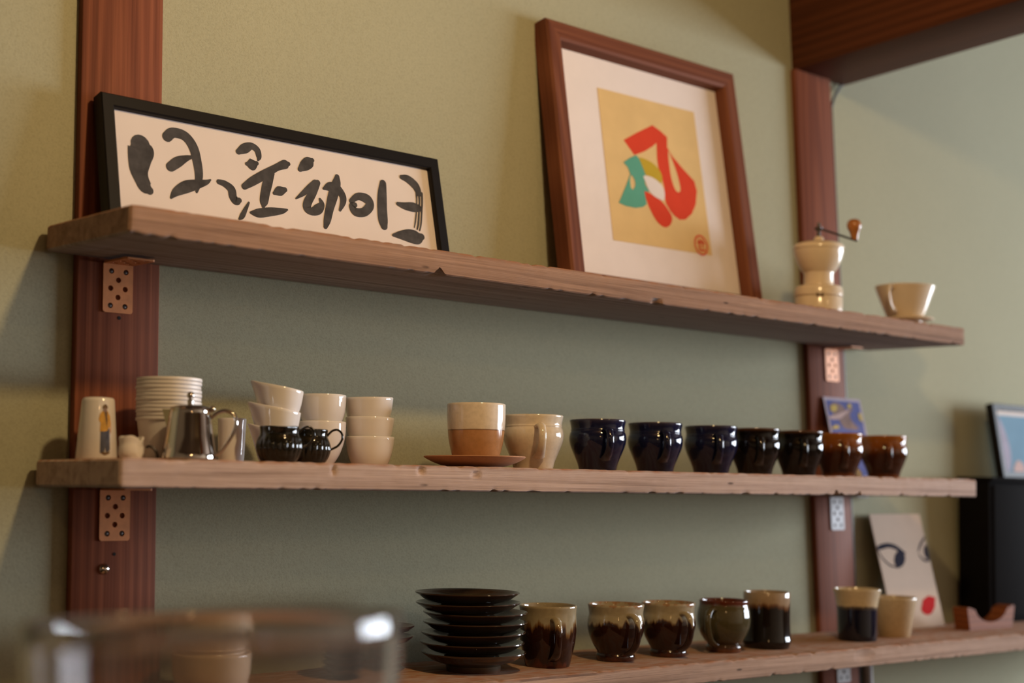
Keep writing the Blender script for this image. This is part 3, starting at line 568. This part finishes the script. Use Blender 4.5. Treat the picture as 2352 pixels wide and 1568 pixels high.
def pot_mug(x, y, mat, label, group, turn=10.0, s=1.0):
    t = thing('mug', (x, y, on2(x, y)), (T2, 0, 0), label, 'mug', group); t.scale = (s, s, s)
    me = mug_me.copy(); link('body', me, mat, t)
    strap(t, math.atan2(-y, -x) + R(turn), [(0.0360, 0.0545), (0.0430, 0.0560), (0.0520, 0.0530), (0.0560, 0.0440), (0.0540, 0.0330), (0.0460, 0.0230), (0.0330, 0.0160)], mat)
    return t
G2 = 'round pot-bellied mugs on the middle shelf'
pot_mug(1.341, 1.462, 'cream_mug', 'glossy cream pot-bellied mug behind the edge of the tan saucer', G2, 12, 1.03)
pot_mug(1.451, 1.45, 'blue', 'cobalt blue mug next to the cream mug, nearest of three blue', G2, 18)
pot_mug(1.568, 1.45, 'blue', 'cobalt blue mug, middle one of the three blue mugs', G2, 18)
pot_mug(1.690, 1.45, 'blue', 'cobalt blue mug beside the black mugs, third of three blue', G2, 14)
pot_mug(1.792, 1.45, 'black_mug', 'glossy black mug beside the last blue mug', G2, 10)
pot_mug(1.902, 1.45, 'black_mug', 'glossy black mug beside the amber brown mugs', G2, 10)
pot_mug(2.008, 1.45, 'amber', 'amber brown mug next to the black mug', G2, 12)
pot_mug(2.134, 1.45, 'amber', 'amber brown mug at the far right end of the mug row', G2, 10)

# two-tone cup and saucer
ux, uy = 1.2365, 1.460
sau = link('saucer', lathe_me('saucer', [(0, 0.0015), (0.030, 0.0015), (0.031, 0.0), (0.035, 0.0), (0.036, 0.0018)] + [tuple(p) for p in spline([(0.042, 0.0030), (0.054, 0.0072), (0.0645, 0.0126)], 4)] + [(0.0662, 0.0140), (0.0656, 0.0152), (0.0640, 0.0150), (0.052, 0.0100), (0.040, 0.0066), (0.030, 0.0060), (0, 0.0060)]), 'clay', None, (ux, uy, on2(ux, uy)), (T2, 0, 0))
tag(sau, 'flat tan clay saucer under the two-tone cup', 'saucer')
cup = link('cup', lathe_me('cup', hollow([(0.0270, 0), (0.0285, 0.002), (0.0320, 0.013), (0.0357, 0.030), (0.0376, 0.048), (0.0381, 0.062), (0.0381, 0.0755)], 0.0034, 0.005)), 'two_tone', None, (ux + 0.002, uy, on2(ux, uy) + 0.0062), (T2, 0, 0))
tag(cup, 'handleless cup, cream glaze above bare tan clay, on the saucer', 'cup')

# ================================================================== white porcelain at the left of the middle shelf
ix, iy = 0.741, 1.520
inv = thing('tapered_cup', (ix, iy, on2(ix, iy)), (T2, 0, 0), 'white tapered cup turned upside down with a printed man in yellow coat', 'cup')
link('cup_body', lathe_me('cup_body', [(0.0195, 0.004), (0.0205, 0.0), (0.0222, 0.0), (0.0226, 0.001), (0.0178, 0.064)] + [(0.0178 - 0.0030 * (1 - math.cos(t)), 0.064 + 0.0048 * math.sin(t)) for t in (R(30), R(60), R(90))] + [(0.008, 0.0694), (0, 0.0694)]), 'porcelain', inv)
def wrap(name, loop, mat, parent, a0, lift):
    """print wrapped on the tapered cup: loop in (metres round, metres up)"""
    bm = bmesh.new(); vs = [bm.verts.new((p[0], 0, p[1])) for p in loop]; ed = [bm.edges.new((vs[i], vs[(i + 1) % len(vs)])) for i in range(len(vs))]
    bmesh.ops.triangle_fill(bm, use_beauty=True, edges=ed)
    bmesh.ops.subdivide_edges(bm, edges=bm.edges[:], cuts=2, use_grid_fill=True)
    for v in bm.verts:
        z = v.co.z; r_ = 0.0226 + (0.0178 - 0.0226) * (z - 0.001) / 0.063 + lift
        a = a0 + v.co.x / r_
        v.co = (r_ * math.cos(a), r_ * math.sin(a), z)
    return link(name, from_bm(bm, name, 80), mat, parent)
a0 = math.atan2(-iy, -ix) + R(24)
fig = wrap('printed_trousers', [(-0.0058, 0.0075), (-0.0052, 0.034), (0.0052, 0.034), (0.0060, 0.012), (0.0046, 0.009), (0.0008, 0.0085), (0.0, 0.014), (-0.0012, 0.0065)], 'trouser_print', inv, a0, 0.00025)
wrap('printed_coat', [(-0.0060, 0.031), (-0.0052, 0.040), (-0.0072, 0.044), (-0.0058, 0.050), (-0.0030, 0.0535), (0.0030, 0.0535), (0.0058, 0.048), (0.0074, 0.040), (0.0078, 0.031), (0.0062, 0.028), (0.0052, 0.036), (0.0026, 0.032), (-0.001, 0.031)], 'coat_print', inv, a0, 0.00035)
wrap('printed_scarf', [(-0.0012, 0.0525), (0.0022, 0.0525), (0.0026, 0.044), (0.0016, 0.036), (0.0002, 0.044)], 'brown_ink', inv, a0, 0.00045)
wrap('printed_head', [(-0.0022, 0.0525), (-0.0026, 0.057), (0.0024, 0.057), (0.0020, 0.0525)], 'skin_print', inv, a0, 0.00045)
wrap('printed_cap', [(-0.0034, 0.0565), (-0.0024, 0.0595), (0.0, 0.0612), (0.0024, 0.0595), (0.0032, 0.0565)], 'brown_ink', inv, a0, 0.00050)
wrap('printed_shoes', [(-0.0050, 0.0072), (-0.0010, 0.0050), (0.0050, 0.0068), (0.0058, 0.0092), (0.0010, 0.0080), (-0.0030, 0.0088)], 'brown_ink', inv, a0, 0.00045)

tx, ty = 0.7465, 1.450
def tiny_def(p, a, k):
    if k < 6: return p
    lob = 1 + 0.10 * math.cos(2 * (a - 0.3)); dz = -0.0035 * math.exp(-((((a - R(-62) + math.pi) % (2 * math.pi)) - math.pi) / 0.42) ** 2)
    return (p[0] * lob, p[1] * lob, p[2] + dz + 0.001 * math.cos(3 * a))
cr = link('creamer', lathe_me('creamer', hollow([(0.0095, 0), (0.0105, 0.001), (0.0128, 0.006), (0.0130, 0.012), (0.0122, 0.017), (0.0130, 0.0232)], 0.0024, 0.003, 3), 40, tiny_def), 'porcelain', None, (tx, ty, on2(tx, ty)), (T2, 0, 0))
tag(cr, 'tiny white creamer with a pinched wavy rim beside the upturned cup', 'creamer')

cx, cy = 0.817, 1.500
nest_me = lathe_me('nest_cup', hollow([(0.0270, 0), (0.0282, 0.002), (0.0318, 0.026), (0.0344, 0.0440), (0.0347, 0.0450), (0.0360, 0.0454), (0.0364, 0.0470), (0.0362, 0.0488)], 0.0006, 0.0010, 3), 48)
for i in range(11):
    pos = 'bottom' if i == 0 else 'top' if i == 10 else ['', 'second', 'third', 'fourth', 'fifth', 'sixth', 'seventh', 'eighth', 'ninth', 'tenth'][i]
    me = nest_me
    o = bpy.data.objects.new('ramekin_cup', me); COL.objects.link(o)
    if i == 0: me.materials.append(M['porcelain_soft'])
    o.location = (cx + 0.0006 * math.sin(i * 2.1), cy + 0.0005 * math.cos(i * 1.7), on2(cx, cy) + 0.00445 * i); o.rotation_mode = 'ZYX'; o.rotation_euler = (T2, 0, i)
    tag(o, 'white rimmed cup, %s of the tall nested stack%s' % (pos, '' if pos in ('top', 'bottom') else ' counted from its bottom'), 'cup', 'nested white rimmed cups')

# polished steel milk pot
qx, qy = 0.8045, 1.430
pot = thing('milk_pot', (qx, qy, on2(qx, qy)), (T2, 0, 0), 'polished steel lidded milk pot with a ball knob in front of cup stack', 'pot')
link('pot_body', lathe_me('pot_body', [(0, 0.0004), (0.0270, 0), (0.0296, 0.0012), (0.0299, 0.0030), (0.0288, 0.0075), (0.0260, 0.0260), (0.0222, 0.0510), (0.0217, 0.0545), (0.0222, 0.0555), (0.0214, 0.0560), (0.0200, 0.0556), (0, 0.0550)], 72), 'steel', pot)
ld = link('pot_lid', lathe_me('pot_lid', [(0, 0.0561), (0.0212, 0.0561), (0.0216, 0.0572), (0.0200, 0.0585), (0.0120, 0.0603), (0.0050, 0.0610), (0, 0.0612)]), 'steel', pot)
link('lid_knob', lathe_me('lid_knob', [(0, 0.0608), (0.0030, 0.0608), (0.0036, 0.0640), (0.0032, 0.0660), (0.0016, 0.0672)] + [(max(0.0042 * math.sin(t), 1e-6), 0.0708 - 0.0042 * math.cos(t)) for t in [R(25 + 15.5 * i) for i in range(11)]], 24), 'steel', ld)
rd = Vector((0.82, -0.57, 0)); ra = math.atan2(rd.y, rd.x)
hpts = [(0.0225, 0.0465), (0.0290, 0.0520), (0.0375, 0.0545), (0.0460, 0.0515), (0.0500, 0.0430), (0.0480, 0.0330), (0.0410, 0.0200), (0.0345, 0.0105), (0.0290, 0.0060)]
P = spline([rd * a + Vector((0, 0, z)) for a, z in hpts], 5)
link('handle', tube_me('handle', P, [(0.0022, 0.0036)] * len(P), 12, Vector((-rd.y, rd.x, 0))), 'steel', pot)
link('hinge', lathe_me('hinge', [(max(0.0036 * math.sin(t), 1e-6), 0.0036 - 0.0036 * math.cos(t)) for t in [R(18 * i) for i in range(11)]], 20), 'steel', pot, rd * 0.0235 + Vector((0, 0, 0.0525)))
spo = bmesh.new()
sl = -rd; ss = Vector((-rd.y, rd.x, 0))
vsp = [spo.verts.new(v) for v in (sl * 0.0205 + ss * 0.008 + Vector((0, 0, 0.0550)), sl * 0.0205 - ss * 0.008 + Vector((0, 0, 0.0550)), sl * 0.0300 + Vector((0, 0, 0.0556)), sl * 0.0240 + Vector((0, 0, 0.0330)), sl * 0.0205 + Vector((0, 0, 0.0520)))]
for f in ((0, 2, 3), (2, 1, 3), (0, 3, 4), (1, 4, 3), (0, 4, 2), (1, 2, 4)): spo.faces.new([vsp[i] for i in f])
link('spout', from_bm(spo, 'spout', 50), 'steel', pot)
# dark curled metal piece at the pot's left
sp = [sl * a + Vector((0, 0, z)) for a, z in ((0.0330, 0.0012), (0.0335, 0.0050), (0.0352, 0.0098), (0.0385, 0.0135), (0.0425, 0.0150), (0.0455, 0.0132))]
cu = link('curled_spoon', tube_me('curled_spoon', spline(sp, 4), [(0.0016, 0.0026)] * 21, 10, ss), 'dark_steel', None, (qx, qy, on2(qx, qy)), (T2, 0, 0))
tag(cu, 'small dark curled metal handle standing at the foot of the steel pot', 'spoon')
vx, vy = 0.923, 1.540
tu = link('tumbler', lathe_me('tumbler', hollow([(0.0142, 0), (0.0150, 0.001), (0.0158, 0.012), (0.0163, 0.035), (0.0170, 0.0530)], 0.002, 0.004, 4)), 'porcelain', None, (vx, vy, on2(vx, vy)), (T2, 0, 0))
tag(tu, 'narrow plain white tumbler behind the handle of the steel pot', 'tumbler')

# pouring bowls
bx, by = 0.952, 1.485
ld_a = math.atan2(0.54, -0.84)
PB = [(0.0185, 0), (0.0195, 0.001), (0.0235, 0.010), (0.0262, 0.020), (0.0284, 0.0335)]
pb_prof = hollow(PB, 0.0026, 0.003, 4)
def pour_def(p, a, k):
    z = p[2]; wgt = max(0.0, min(1.0, (z - 0.008) / 0.026)); dd = (a - ld_a + math.pi) % (2 * math.pi) - math.pi
    lip = math.exp(-(dd / 0.55) ** 2) * wgt ** 2
    s = 1 + 0.24 * lip
    return (p[0] * s, p[1] * s, z + wgt * (0.0048 * (1 + math.cos(dd)) + 0.0025 * lip))
pour_me = lathe_me('pouring_bowl', pb_prof, 56, pour_def); pour_me.materials.append(M['porcelain'])
for i, pos in enumerate(('bottom', 'middle', 'top')):
    o = bpy.data.objects.new('pouring_bowl', pour_me); COL.objects.link(o); o.location = (bx + (0.0, -0.001, 0.003)[i], by, on2(bx, by) + 0.0258 * i)
    o.rotation_mode = 'ZYX'; o.rotation_euler = (T2, 0, (0, 0.05, -0.06)[i])
    tag(o, 'white pouring bowl with a pointed lip, %s of its stack of three' % pos, 'bowl', 'lipped white pouring bowls')
gx, gy = 1.046, 1.530
deep_me = lathe_me('deep_bowl', hollow([(0.0135, 0), (0.0145, 0.0015), (0.0215, 0.012), (0.0268, 0.026), (0.0293, 0.040), (0.0297, 0.0535)], 0.0026, 0.004, 4)); deep_me.materials.append(M['porcelain'])
for i, pos in enumerate(('lower', 'upper')):
    o = bpy.data.objects.new('deep_bowl', deep_me); COL.objects.link(o); o.location = (gx + 0.0004 * i, gy, on2(gx, gy) + 0.0335 * i); o.rotation_euler = (T2, 0, 0)
    tag(o, 'deep round white bowl, %s one of the stacked pair behind the black jugs' % pos, 'bowl', 'deep white bowls stacked in a pair')
hx, hy = 1.1125, 1.520
cone_me = lathe_me('tapered_bowl', hollow([(0.0205, 0), (0.0222, 0.001), (0.0262, 0.010), (0.0292, 0.021), (0.0313, 0.0365)], 0.0026, 0.003, 4)); cone_me.materials.append(M['porcelain'])
for i, pos in enumerate(('bottom', 'middle', 'top')):
    o = bpy.data.objects.new('tapered_bowl', cone_me); COL.objects.link(o); o.location = (hx - 0.0003 * i, hy, on2(hx, hy) + (0, 0.0245, 0.0500)[i]); o.rotation_euler = (T2 + (0, 0, 0.01)[i], (0, 0.01, -0.03)[i], 0)
    tag(o, 'small white tapered bowl, %s of the stack left of the saucer' % pos, 'bowl', 'tapered white bowls in a stack of three')

# small black ribbed jugs
JUG = [(0.0180, 0), (0.0195, 0.001), (0.0230, 0.008), (0.0250, 0.018), (0.0240, 0.027), (0.0222, 0.0320), (0.0220, 0.0355), (0.0226, 0.0400)]
jug_prof = hollow(JUG, 0.0024, 0.003, 4)
def jug(x, y, label, spout_a, hand_a, s=1.0):
    t = thing('cream_jug', (x, y, on2(x, y)), (T2, 0, 0), label, 'jug', 'small black ribbed jugs'); t.scale = (s, s, s)
    def de(p, a, k):
        r_ = math.hypot(p[0], p[1]); z = p[2]; m = 1.0
        if 0.002 < z < 0.030 and k < 32: m += 0.055 * abs(math.cos(10 * a)) ** 0.7 * math.sin(math.pi * (z - 0.002) / 0.028)
        dd = (a - spout_a + math.pi) % (2 * math.pi) - math.pi
        if z > 0.031: m += 0.16 * math.exp(-(dd / 0.3) ** 2) * (z - 0.031) / 0.009
        return (p[0] * m, p[1] * m, z - (0.001 * math.exp(-(dd / 0.5) ** 2) if z > 0.034 else 0))
    link('body', lathe_me('jug_body', jug_prof, 200, de), 'black_jug', t)
    d = Vector((math.cos(hand_a), math.sin(hand_a), 0))
    pts = [(0.0215, 0.0335), (0.0270, 0.0395), (0.0335, 0.0412), (0.0388, 0.0370), (0.0395, 0.0300), (0.0350, 0.0225), (0.0285, 0.0185), (0.0235, 0.0165)]
    P = spline([d * a + Vector((0, 0, z)) for a, z in pts], 5)
    link('handle', tube_me('handle', P, [(0.0014, 0.0028)] * len(P), 10, Vector((-d.y, d.x, 0))), 'black_jug', t)
jr = math.atan2(-0.545, 0.838)
jug(0.9160, 1.425, 'small black ribbed jug with loop handle, nearer the steel pot', math.atan2(-1.425, -0.916) + R(10), jr + R(8))
jug(0.9745, 1.452, 'small black ribbed jug in front of the deep white bowls', math.atan2(-1.45, -0.97) - R(120), jr, 0.98)

# postcard and small white piece
pc = thing('postcard', (2.139, 1.543, on2(2.139, 1.543)), (-math.atan(0.19), 0, 0), 'small blue postcard leaning against the right post behind the mugs', 'postcard')
cardm = box('card_sheet', 0, 0.1095, 0, 0.0008, 0, 0.1475, 'lavender', pc)
link('blue_field', flat_me('blue_field', [[(0.0055, 0.0055), (0.104, 0.0055), (0.104, 0.1418), (0.0055, 0.1418)]], 0.0001), 'blue_print', cardm, (0, -0.0004, 0))
for nm, lp, mat, k in (('figure_shape', CARD_BODY, 'skin_print', 0), ('limb_shape', CARD_LIMB, 'pink_print', 1), ('face_shape', CARD_FACE, 'ochre_print', 2), ('star_shape', CARD_Y1, 'ochre_print', 2), ('star_shape', CARD_Y2, 'ochre_print', 2), ('star_shape', CARD_Y3, 'ochre_print', 2)):
    link(nm, flat_me(nm, [sm(lp, 3)], 0.0001), mat, cardm, (0, -0.0006 - 0.0002 * k, 0))
kx, ky = 2.098, 1.485
eg = link('white_stopper', lathe_me('white_stopper', [(0, 0), (0.0125, 0), (0.0145, 0.002), (0.0140, 0.008), (0.0100, 0.014), (0.0055, 0.021), (0.0030, 0.028), (0.0014, 0.031), (0, 0.0315)], 28), 'porcelain', None, (kx, ky, on2(kx, ky)), (T2, 0, 0))
tag(eg, 'small glossy white stopper glimpsed between the two amber mugs', 'stopper')

# ================================================================== lowest shelf
def vessel(name, x, y, prof, mat, label, cat, wall=0.0034, floor_t=0.006, segs=56, deform=None):
    o = link(name, lathe_me(name, hollow(prof, wall, floor_t, 4), segs, deform), mat, None, (x, y, on3(x, y)), (T3, 0, 0)); return tag(o, label, cat)
def drip_mug(x, y, prof, mat, label, hand, pts, s=1.0):
    t = thing('mug', (x, y, on3(x, y)), (T3, 0, 0), label, 'mug', 'dripped glaze mugs on the lowest shelf'); t.scale = (s, s, s)
    link('body', lathe_me('mug_body', hollow(prof, 0.0034, 0.006, 4)), mat, t)
    strap(t, math.atan2(-y, -x) + R(hand), pts, mat, 0.0060, 0.0034)
    return t
LIFT = 0.0043
BIGP = [(0, 0.0060), (0.031, 0.0060), (0.0315, 0.0), (0.0345, 0.0), (0.0355, 0.0035 + LIFT)] + [(r_, z_ + LIFT) for r_, z_ in [tuple(p) for p in spline([(0.0400, 0.0055), (0.0520, 0.0095), (0.0620, 0.0158), (0.0655, 0.0178)], 3)] + [(0.0668, 0.0190), (0.0664, 0.0202), (0.0648, 0.0200), (0.0600, 0.0172), (0.0500, 0.0120), (0.0380, 0.0083), (0, 0.0080)]]
plate_me = lathe_me('plate', BIGP, 72); plate_me.materials.append(M['plate'])
px, py = 1.2270, 1.462
zz = 0.0
ords = ['bottom', 'second', 'third', 'fourth', 'fifth', 'sixth', 'top']
offs = [(0.004, 0.0), (0.003, 0.002), (0.0035, -0.001), (0.009, 0.002), (0.006, -0.002), (-0.003, 0.001), (-0.005, 0.0)]
for i in range(7):
    o = bpy.data.objects.new('plate', plate_me); COL.objects.link(o)
    o.location = (px + offs[i][0], py + offs[i][1], on3(px, py) + 0.0125 * i); o.rotation_mode = 'ZYX'; o.rotation_euler = (T3 + 0.004 * math.sin(i * 1.9) * (i > 0), 0.006 * math.sin(i * 2.3), i * 0.7)
    tag(o, 'dark glazed plate, %s of the tall stack of seven%s' % (ords[i], '' if i in (0, 6) else ' from below'), 'plate', 'stacked dark glazed plates')
ax, ay = 1.078, 1.470
dish_me = lathe_me('dish', [(0, 0.003), (0.020, 0.003), (0.021, 0), (0.0235, 0), (0.0245, 0.0044), (0.034, 0.0079), (0.0385, 0.0114), (0.0392, 0.0124), (0.0382, 0.0130), (0.033, 0.0102), (0.022, 0.0070), (0, 0.0067)], 56); dish_me.materials.append(M['plate_purple'])
wide_me = lathe_me('side_plate', [(0, 0.005), (0.026, 0.005), (0.027, 0), (0.0300, 0), (0.031, 0.0092), (0.043, 0.0137), (0.0490, 0.0184), (0.0500, 0.0196), (0.0488, 0.0202), (0.042, 0.0164), (0.029, 0.0124), (0, 0.0120)], 56); wide_me.materials.append(M['plate_purple'])
for i, pos in enumerate(('bottom', 'second lowest', 'third lowest', 'uppermost')):
    o = bpy.data.objects.new('small_dish', dish_me); COL.objects.link(o); o.location = (ax, ay, on3(ax, ay) + 0.0072 * i); o.rotation_euler = (T3, 0, 0)
    tag(o, 'small dark purple-brown dish, %s of four under two wider ones' % pos, 'dish', 'small dark dishes in the low stack')
for i, pos in enumerate(('lower', 'upper')):
    o = bpy.data.objects.new('side_plate', wide_me); COL.objects.link(o); o.location = (ax + 0.002 * i, ay, on3(ax, ay) + 0.0306 + 0.0127 * i); o.rotation_euler = (T3, 0.01 * i, 0)
    tag(o, 'purple-brown side plate, %s of two topping the low dish stack' % pos, 'plate', 'purple-brown side plates')
wx, wy = 0.857, 1.470
for i, pos in enumerate(('lower', 'upper')):
    o = vessel('cream_pot', wx, wy, [(0.0400, 0), (0.0425, 0.001), (0.0440, 0.004), (0.0432, 0.006), (0.0448, 0.009), (0.0442, 0.011), (0.0462, 0.018), (0.0475, 0.030), (0.0482, 0.041)], 'cream_bowl', 'straight-sided cream pot seen through the foreground glass, %s of two' % pos, 'pot', 0.0030, 0.006)
    o.location.z += 0.0375 * i; o.scale = (1.0 - 0.075 * i, 1.0 - 0.075 * i, 1.0); tag(o, group='cream pots behind the glass')

HP = [(0.0345, 0.062), (0.0430, 0.0640), (0.0530, 0.0590), (0.0570, 0.0480), (0.0550, 0.0340), (0.0470, 0.0200), (0.0330, 0.0120)]
drip_mug(1.350, 1.452, [(0.0285, 0), (0.0298, 0.002), (0.0325, 0.014), (0.0365, 0.032), (0.0380, 0.050), (0.0375, 0.068), (0.0385, 0.078)], 'drip_a', 'straight brown mug with pale dripped rim beside the plate stack', 14, HP)
BELL = [(0.0235, 0), (0.0262, 0.002), (0.0265, 0.008), (0.0250, 0.0115), (0.0290, 0.0185), (0.0355, 0.031), (0.0392, 0.045), (0.0388, 0.056), (0.0374, 0.064), (0.0392, 0.0755)]
drip_mug(1.478, 1.452, BELL, 'drip_b', 'footed mug with grey-cream top over dark brown, second from the plates', 32, HP)
drip_mug(1.585, 1.452, BELL, 'drip_b', 'footed mug with grey-cream drips, third from the plates', 34, HP, 0.985)
drip_mug(1.706, 1.452, [(0.0235, 0), (0.0255, 0.002), (0.0258, 0.009), (0.0235, 0.0115), (0.0300, 0.0190), (0.0372, 0.032), (0.0397, 0.046), (0.0385, 0.060), (0.0362, 0.069), (0.0368, 0.0740)], 'olive', 'round olive green mug with a reddish rim and curved handle', -24, HP)
vessel('tall_cup', 1.810, 1.455, [(0.0315, 0), (0.0330, 0.001), (0.0372, 0.010), (0.0362, 0.018), (0.0352, 0.040), (0.0356, 0.083)], 'tall_dark', 'tall straight black cup with a pale brown dripped rim', 'cup')
vessel('flared_cup', 2.043, 1.455, [(0.0295, 0), (0.0312, 0.002), (0.0318, 0.020), (0.0325, 0.050), (0.0345, 0.066), (0.0388, 0.0815)], 'cream_navy', 'flared cup, cream rim over glossy navy, in front of right post', 'cup')
vessel('tapered_tumbler', 2.160, 1.463, [(0.0245, 0), (0.0262, 0.001), (0.0300, 0.022), (0.0340, 0.044), (0.0378, 0.0645)], 'sand_cup', 'plain sand-coloured tapered cup in front of the face card', 'cup')

fc = thing('face_card', (2.261, 1.530, on3(2.261, 1.530)), (-math.atan(0.2), 0, 0), 'beige card printed with two dark eyes and red lips, leaning on wall', 'card')
cs = box('card_board', 0, 0.1600, 0, 0.0018, 0, 0.2085, 'card', fc)
def clip_card(lp): return [(min(max(p[0], 0.0004), 0.1596), p[1]) for p in lp]
for s in LIDS:
    s = [(min(max(p[0], 0.002), 0.158), p[1], p[2]) for p in s]
    link('eyelid_line', stroke_me('eyelid_line', s, 0), 'navy_print', cs, (0, -0.0003, 0))
for lp in IRISES: link('iris', flat_me('iris', [clip_card(lp)], 0.0001), 'navy_print', cs, (0, -0.0005, 0))
link('lips', flat_me('lips', [MOUTH], 0.0001), 'lip_red', cs, (0, -0.0004, 0))

cb = thing('cabinet', (2.553, 1.512, on3(2.553, 1.512)), (T3, math.atan(0.0095), 0), 'black box cabinet at the right end of the lowest shelf', 'cabinet')
box('carcass', 0, 0.55, 0.004, 0.070, 0.0015, 0.268, 'black_box', cb, 0.0015)
box('door', 0.012, 0.272, 0.0, 0.0038, 0.012, 0.262, 'black_box', cb, 0.001); box('door', 0.278, 0.538, 0.0, 0.0038, 0.012, 0.262, 'black_box', cb, 0.001)
box('top_panel', -0.003, 0.553, -0.003, 0.071, 0.2683, 0.2765, 'black_box', cb, 0.0012)
pfz = on3(2.66, 1.512) + 0.2782
f3 = thing('small_picture', (2.640, 1.518, pfz), (R(-6), 0, 0), 'small black framed sky-blue picture standing on the black cabinet', 'picture')
frame_bars(f3, 0.210, 0.1480, [(0, 0.001), (0.001, 0), (0.012, 0), (0.013, 0.003), (0.013, 0.016), (0, 0.016)], 'frame_black')
sk = box('photo', 0.010, 0.200, 0.005, 0.007, 0.010, 0.138, 'sky_print', f3)
link('white_border', flat_me('white_border', [[(0.013, 0.126), (0.197, 0.126), (0.197, 0.135), (0.013, 0.135)]], 0.0001), 'white_print', sk, (0, 0.0047, 0))
link('cloud_shape', flat_me('cloud_shape', [sm([(0.014, 0.014), (0.036, 0.016), (0.048, 0.05), (0.042, 0.085), (0.030, 0.110), (0.014, 0.120)], 4)], 0.0001), 'cloud_print', sk, (0, 0.0047, 0))
link('shore_shape', flat_me('shore_shape', [sm([(0.050, 0.014), (0.090, 0.014), (0.088, 0.03), (0.070, 0.036), (0.058, 0.028)], 4)], 0.0001), 'pink_print', sk, (0, 0.0045, 0))
box('easel_strut', 0.095, 0.115, 0.016, 0.019, 0.0045, 0.09, 'frame_black', f3)
# wooden cradle: a block with a round dip
def cradle():
    W, H = 0.186, 0.0430
    arc = [(0.093 + 0.0640 * math.cos(R(180 + 180 * i / 16)), 0.0445 + 0.0310 * math.sin(R(180 + 180 * i / 16))) for i in range(17)]
    top = [(0.006, H + 0.001)] + [(0.020, H - 0.002)] + [p for p in arc if p[1] < H - 0.002] + [(0.166, H - 0.002), (0.180, H + 0.001)]
    loop = [(0.010, 0), (0.0, H * 0.98)] + top + [(W, H * 0.98), (0.176, 0)]
    o = link('wooden_cradle', flat_me('wooden_cradle', [loop], 0.030), 'cradle', None, (2.374, 1.455, on3(2.374, 1.455) + 0.0002), (T3, math.atan(0.0095), 0)); o.scale = (0.86, 1, 0.93)
    tag(o, 'orange-brown wooden stand with a scooped top before black cabinet', 'stand')
cradle()
cab = link('power_cable', tube_me('power_cable', spline([(2.2195, 1.5805, Z0 - 0.55), (2.2195, 1.5805, Z0 - 0.1), (2.2185, 1.5805, Z0 + 0.4), (2.2190, 1.5805, Z0 + 0.755), (2.2215, 1.5805, Z0 + 0.790), (2.2350, 1.5805, Z0 + 0.815), (2.2560, 1.5805, Z0 + 0.8375)], 6), (0.0026, 0.0026), 8, (0.3, 1, 0)), 'cable')
tag(cab, 'thin dark cable running down beside the right post from the beam', 'cable')
cn = link('conduit', tube_me('conduit', [(2.239, 1.5765, Z0 - 0.9), (2.239, 1.5765, Z0 - 0.4), (2.239, 1.5765, Z0 - 0.215)], (0.0095, 0.0095), 16, (0, 1, 0)), 'conduit')
tag(cn, 'pale grey conduit on the wall below the lowest shelf', 'conduit')

# ================================================================== blurred glass vessel on the counter in the foreground
ct = thing('bar_counter', (0.0, 0.0, 0.0), (0, 0, 0), 'brown wooden bar counter below the shelves, under the glass', 'counter')
box('worktop', -0.6, 1.1, 0.45, 1.05, Z0 - 0.270, Z0 - 0.235, 'counter', ct, 0.003); box('front_panel', -0.58, 1.08, 0.50, 0.53, 0.0, Z0 - 0.270, 'counter', ct, 0.002)
GX, GY = 0.470, 0.800
gl = link('glass_bowl', lathe_me('glass_bowl', hollow([(0.0950, 0), (0.0985, 0.004), (0.1030, 0.05), (0.1085, 0.120), (0.1135, 0.1900)], 0.0042, 0.012, 4, 0.6), 96), 'glass', None, (GX, GY, Z0 - 0.2349))
tag(gl, 'large clear glass bowl out of focus in the bottom left foreground', 'glass bowl')
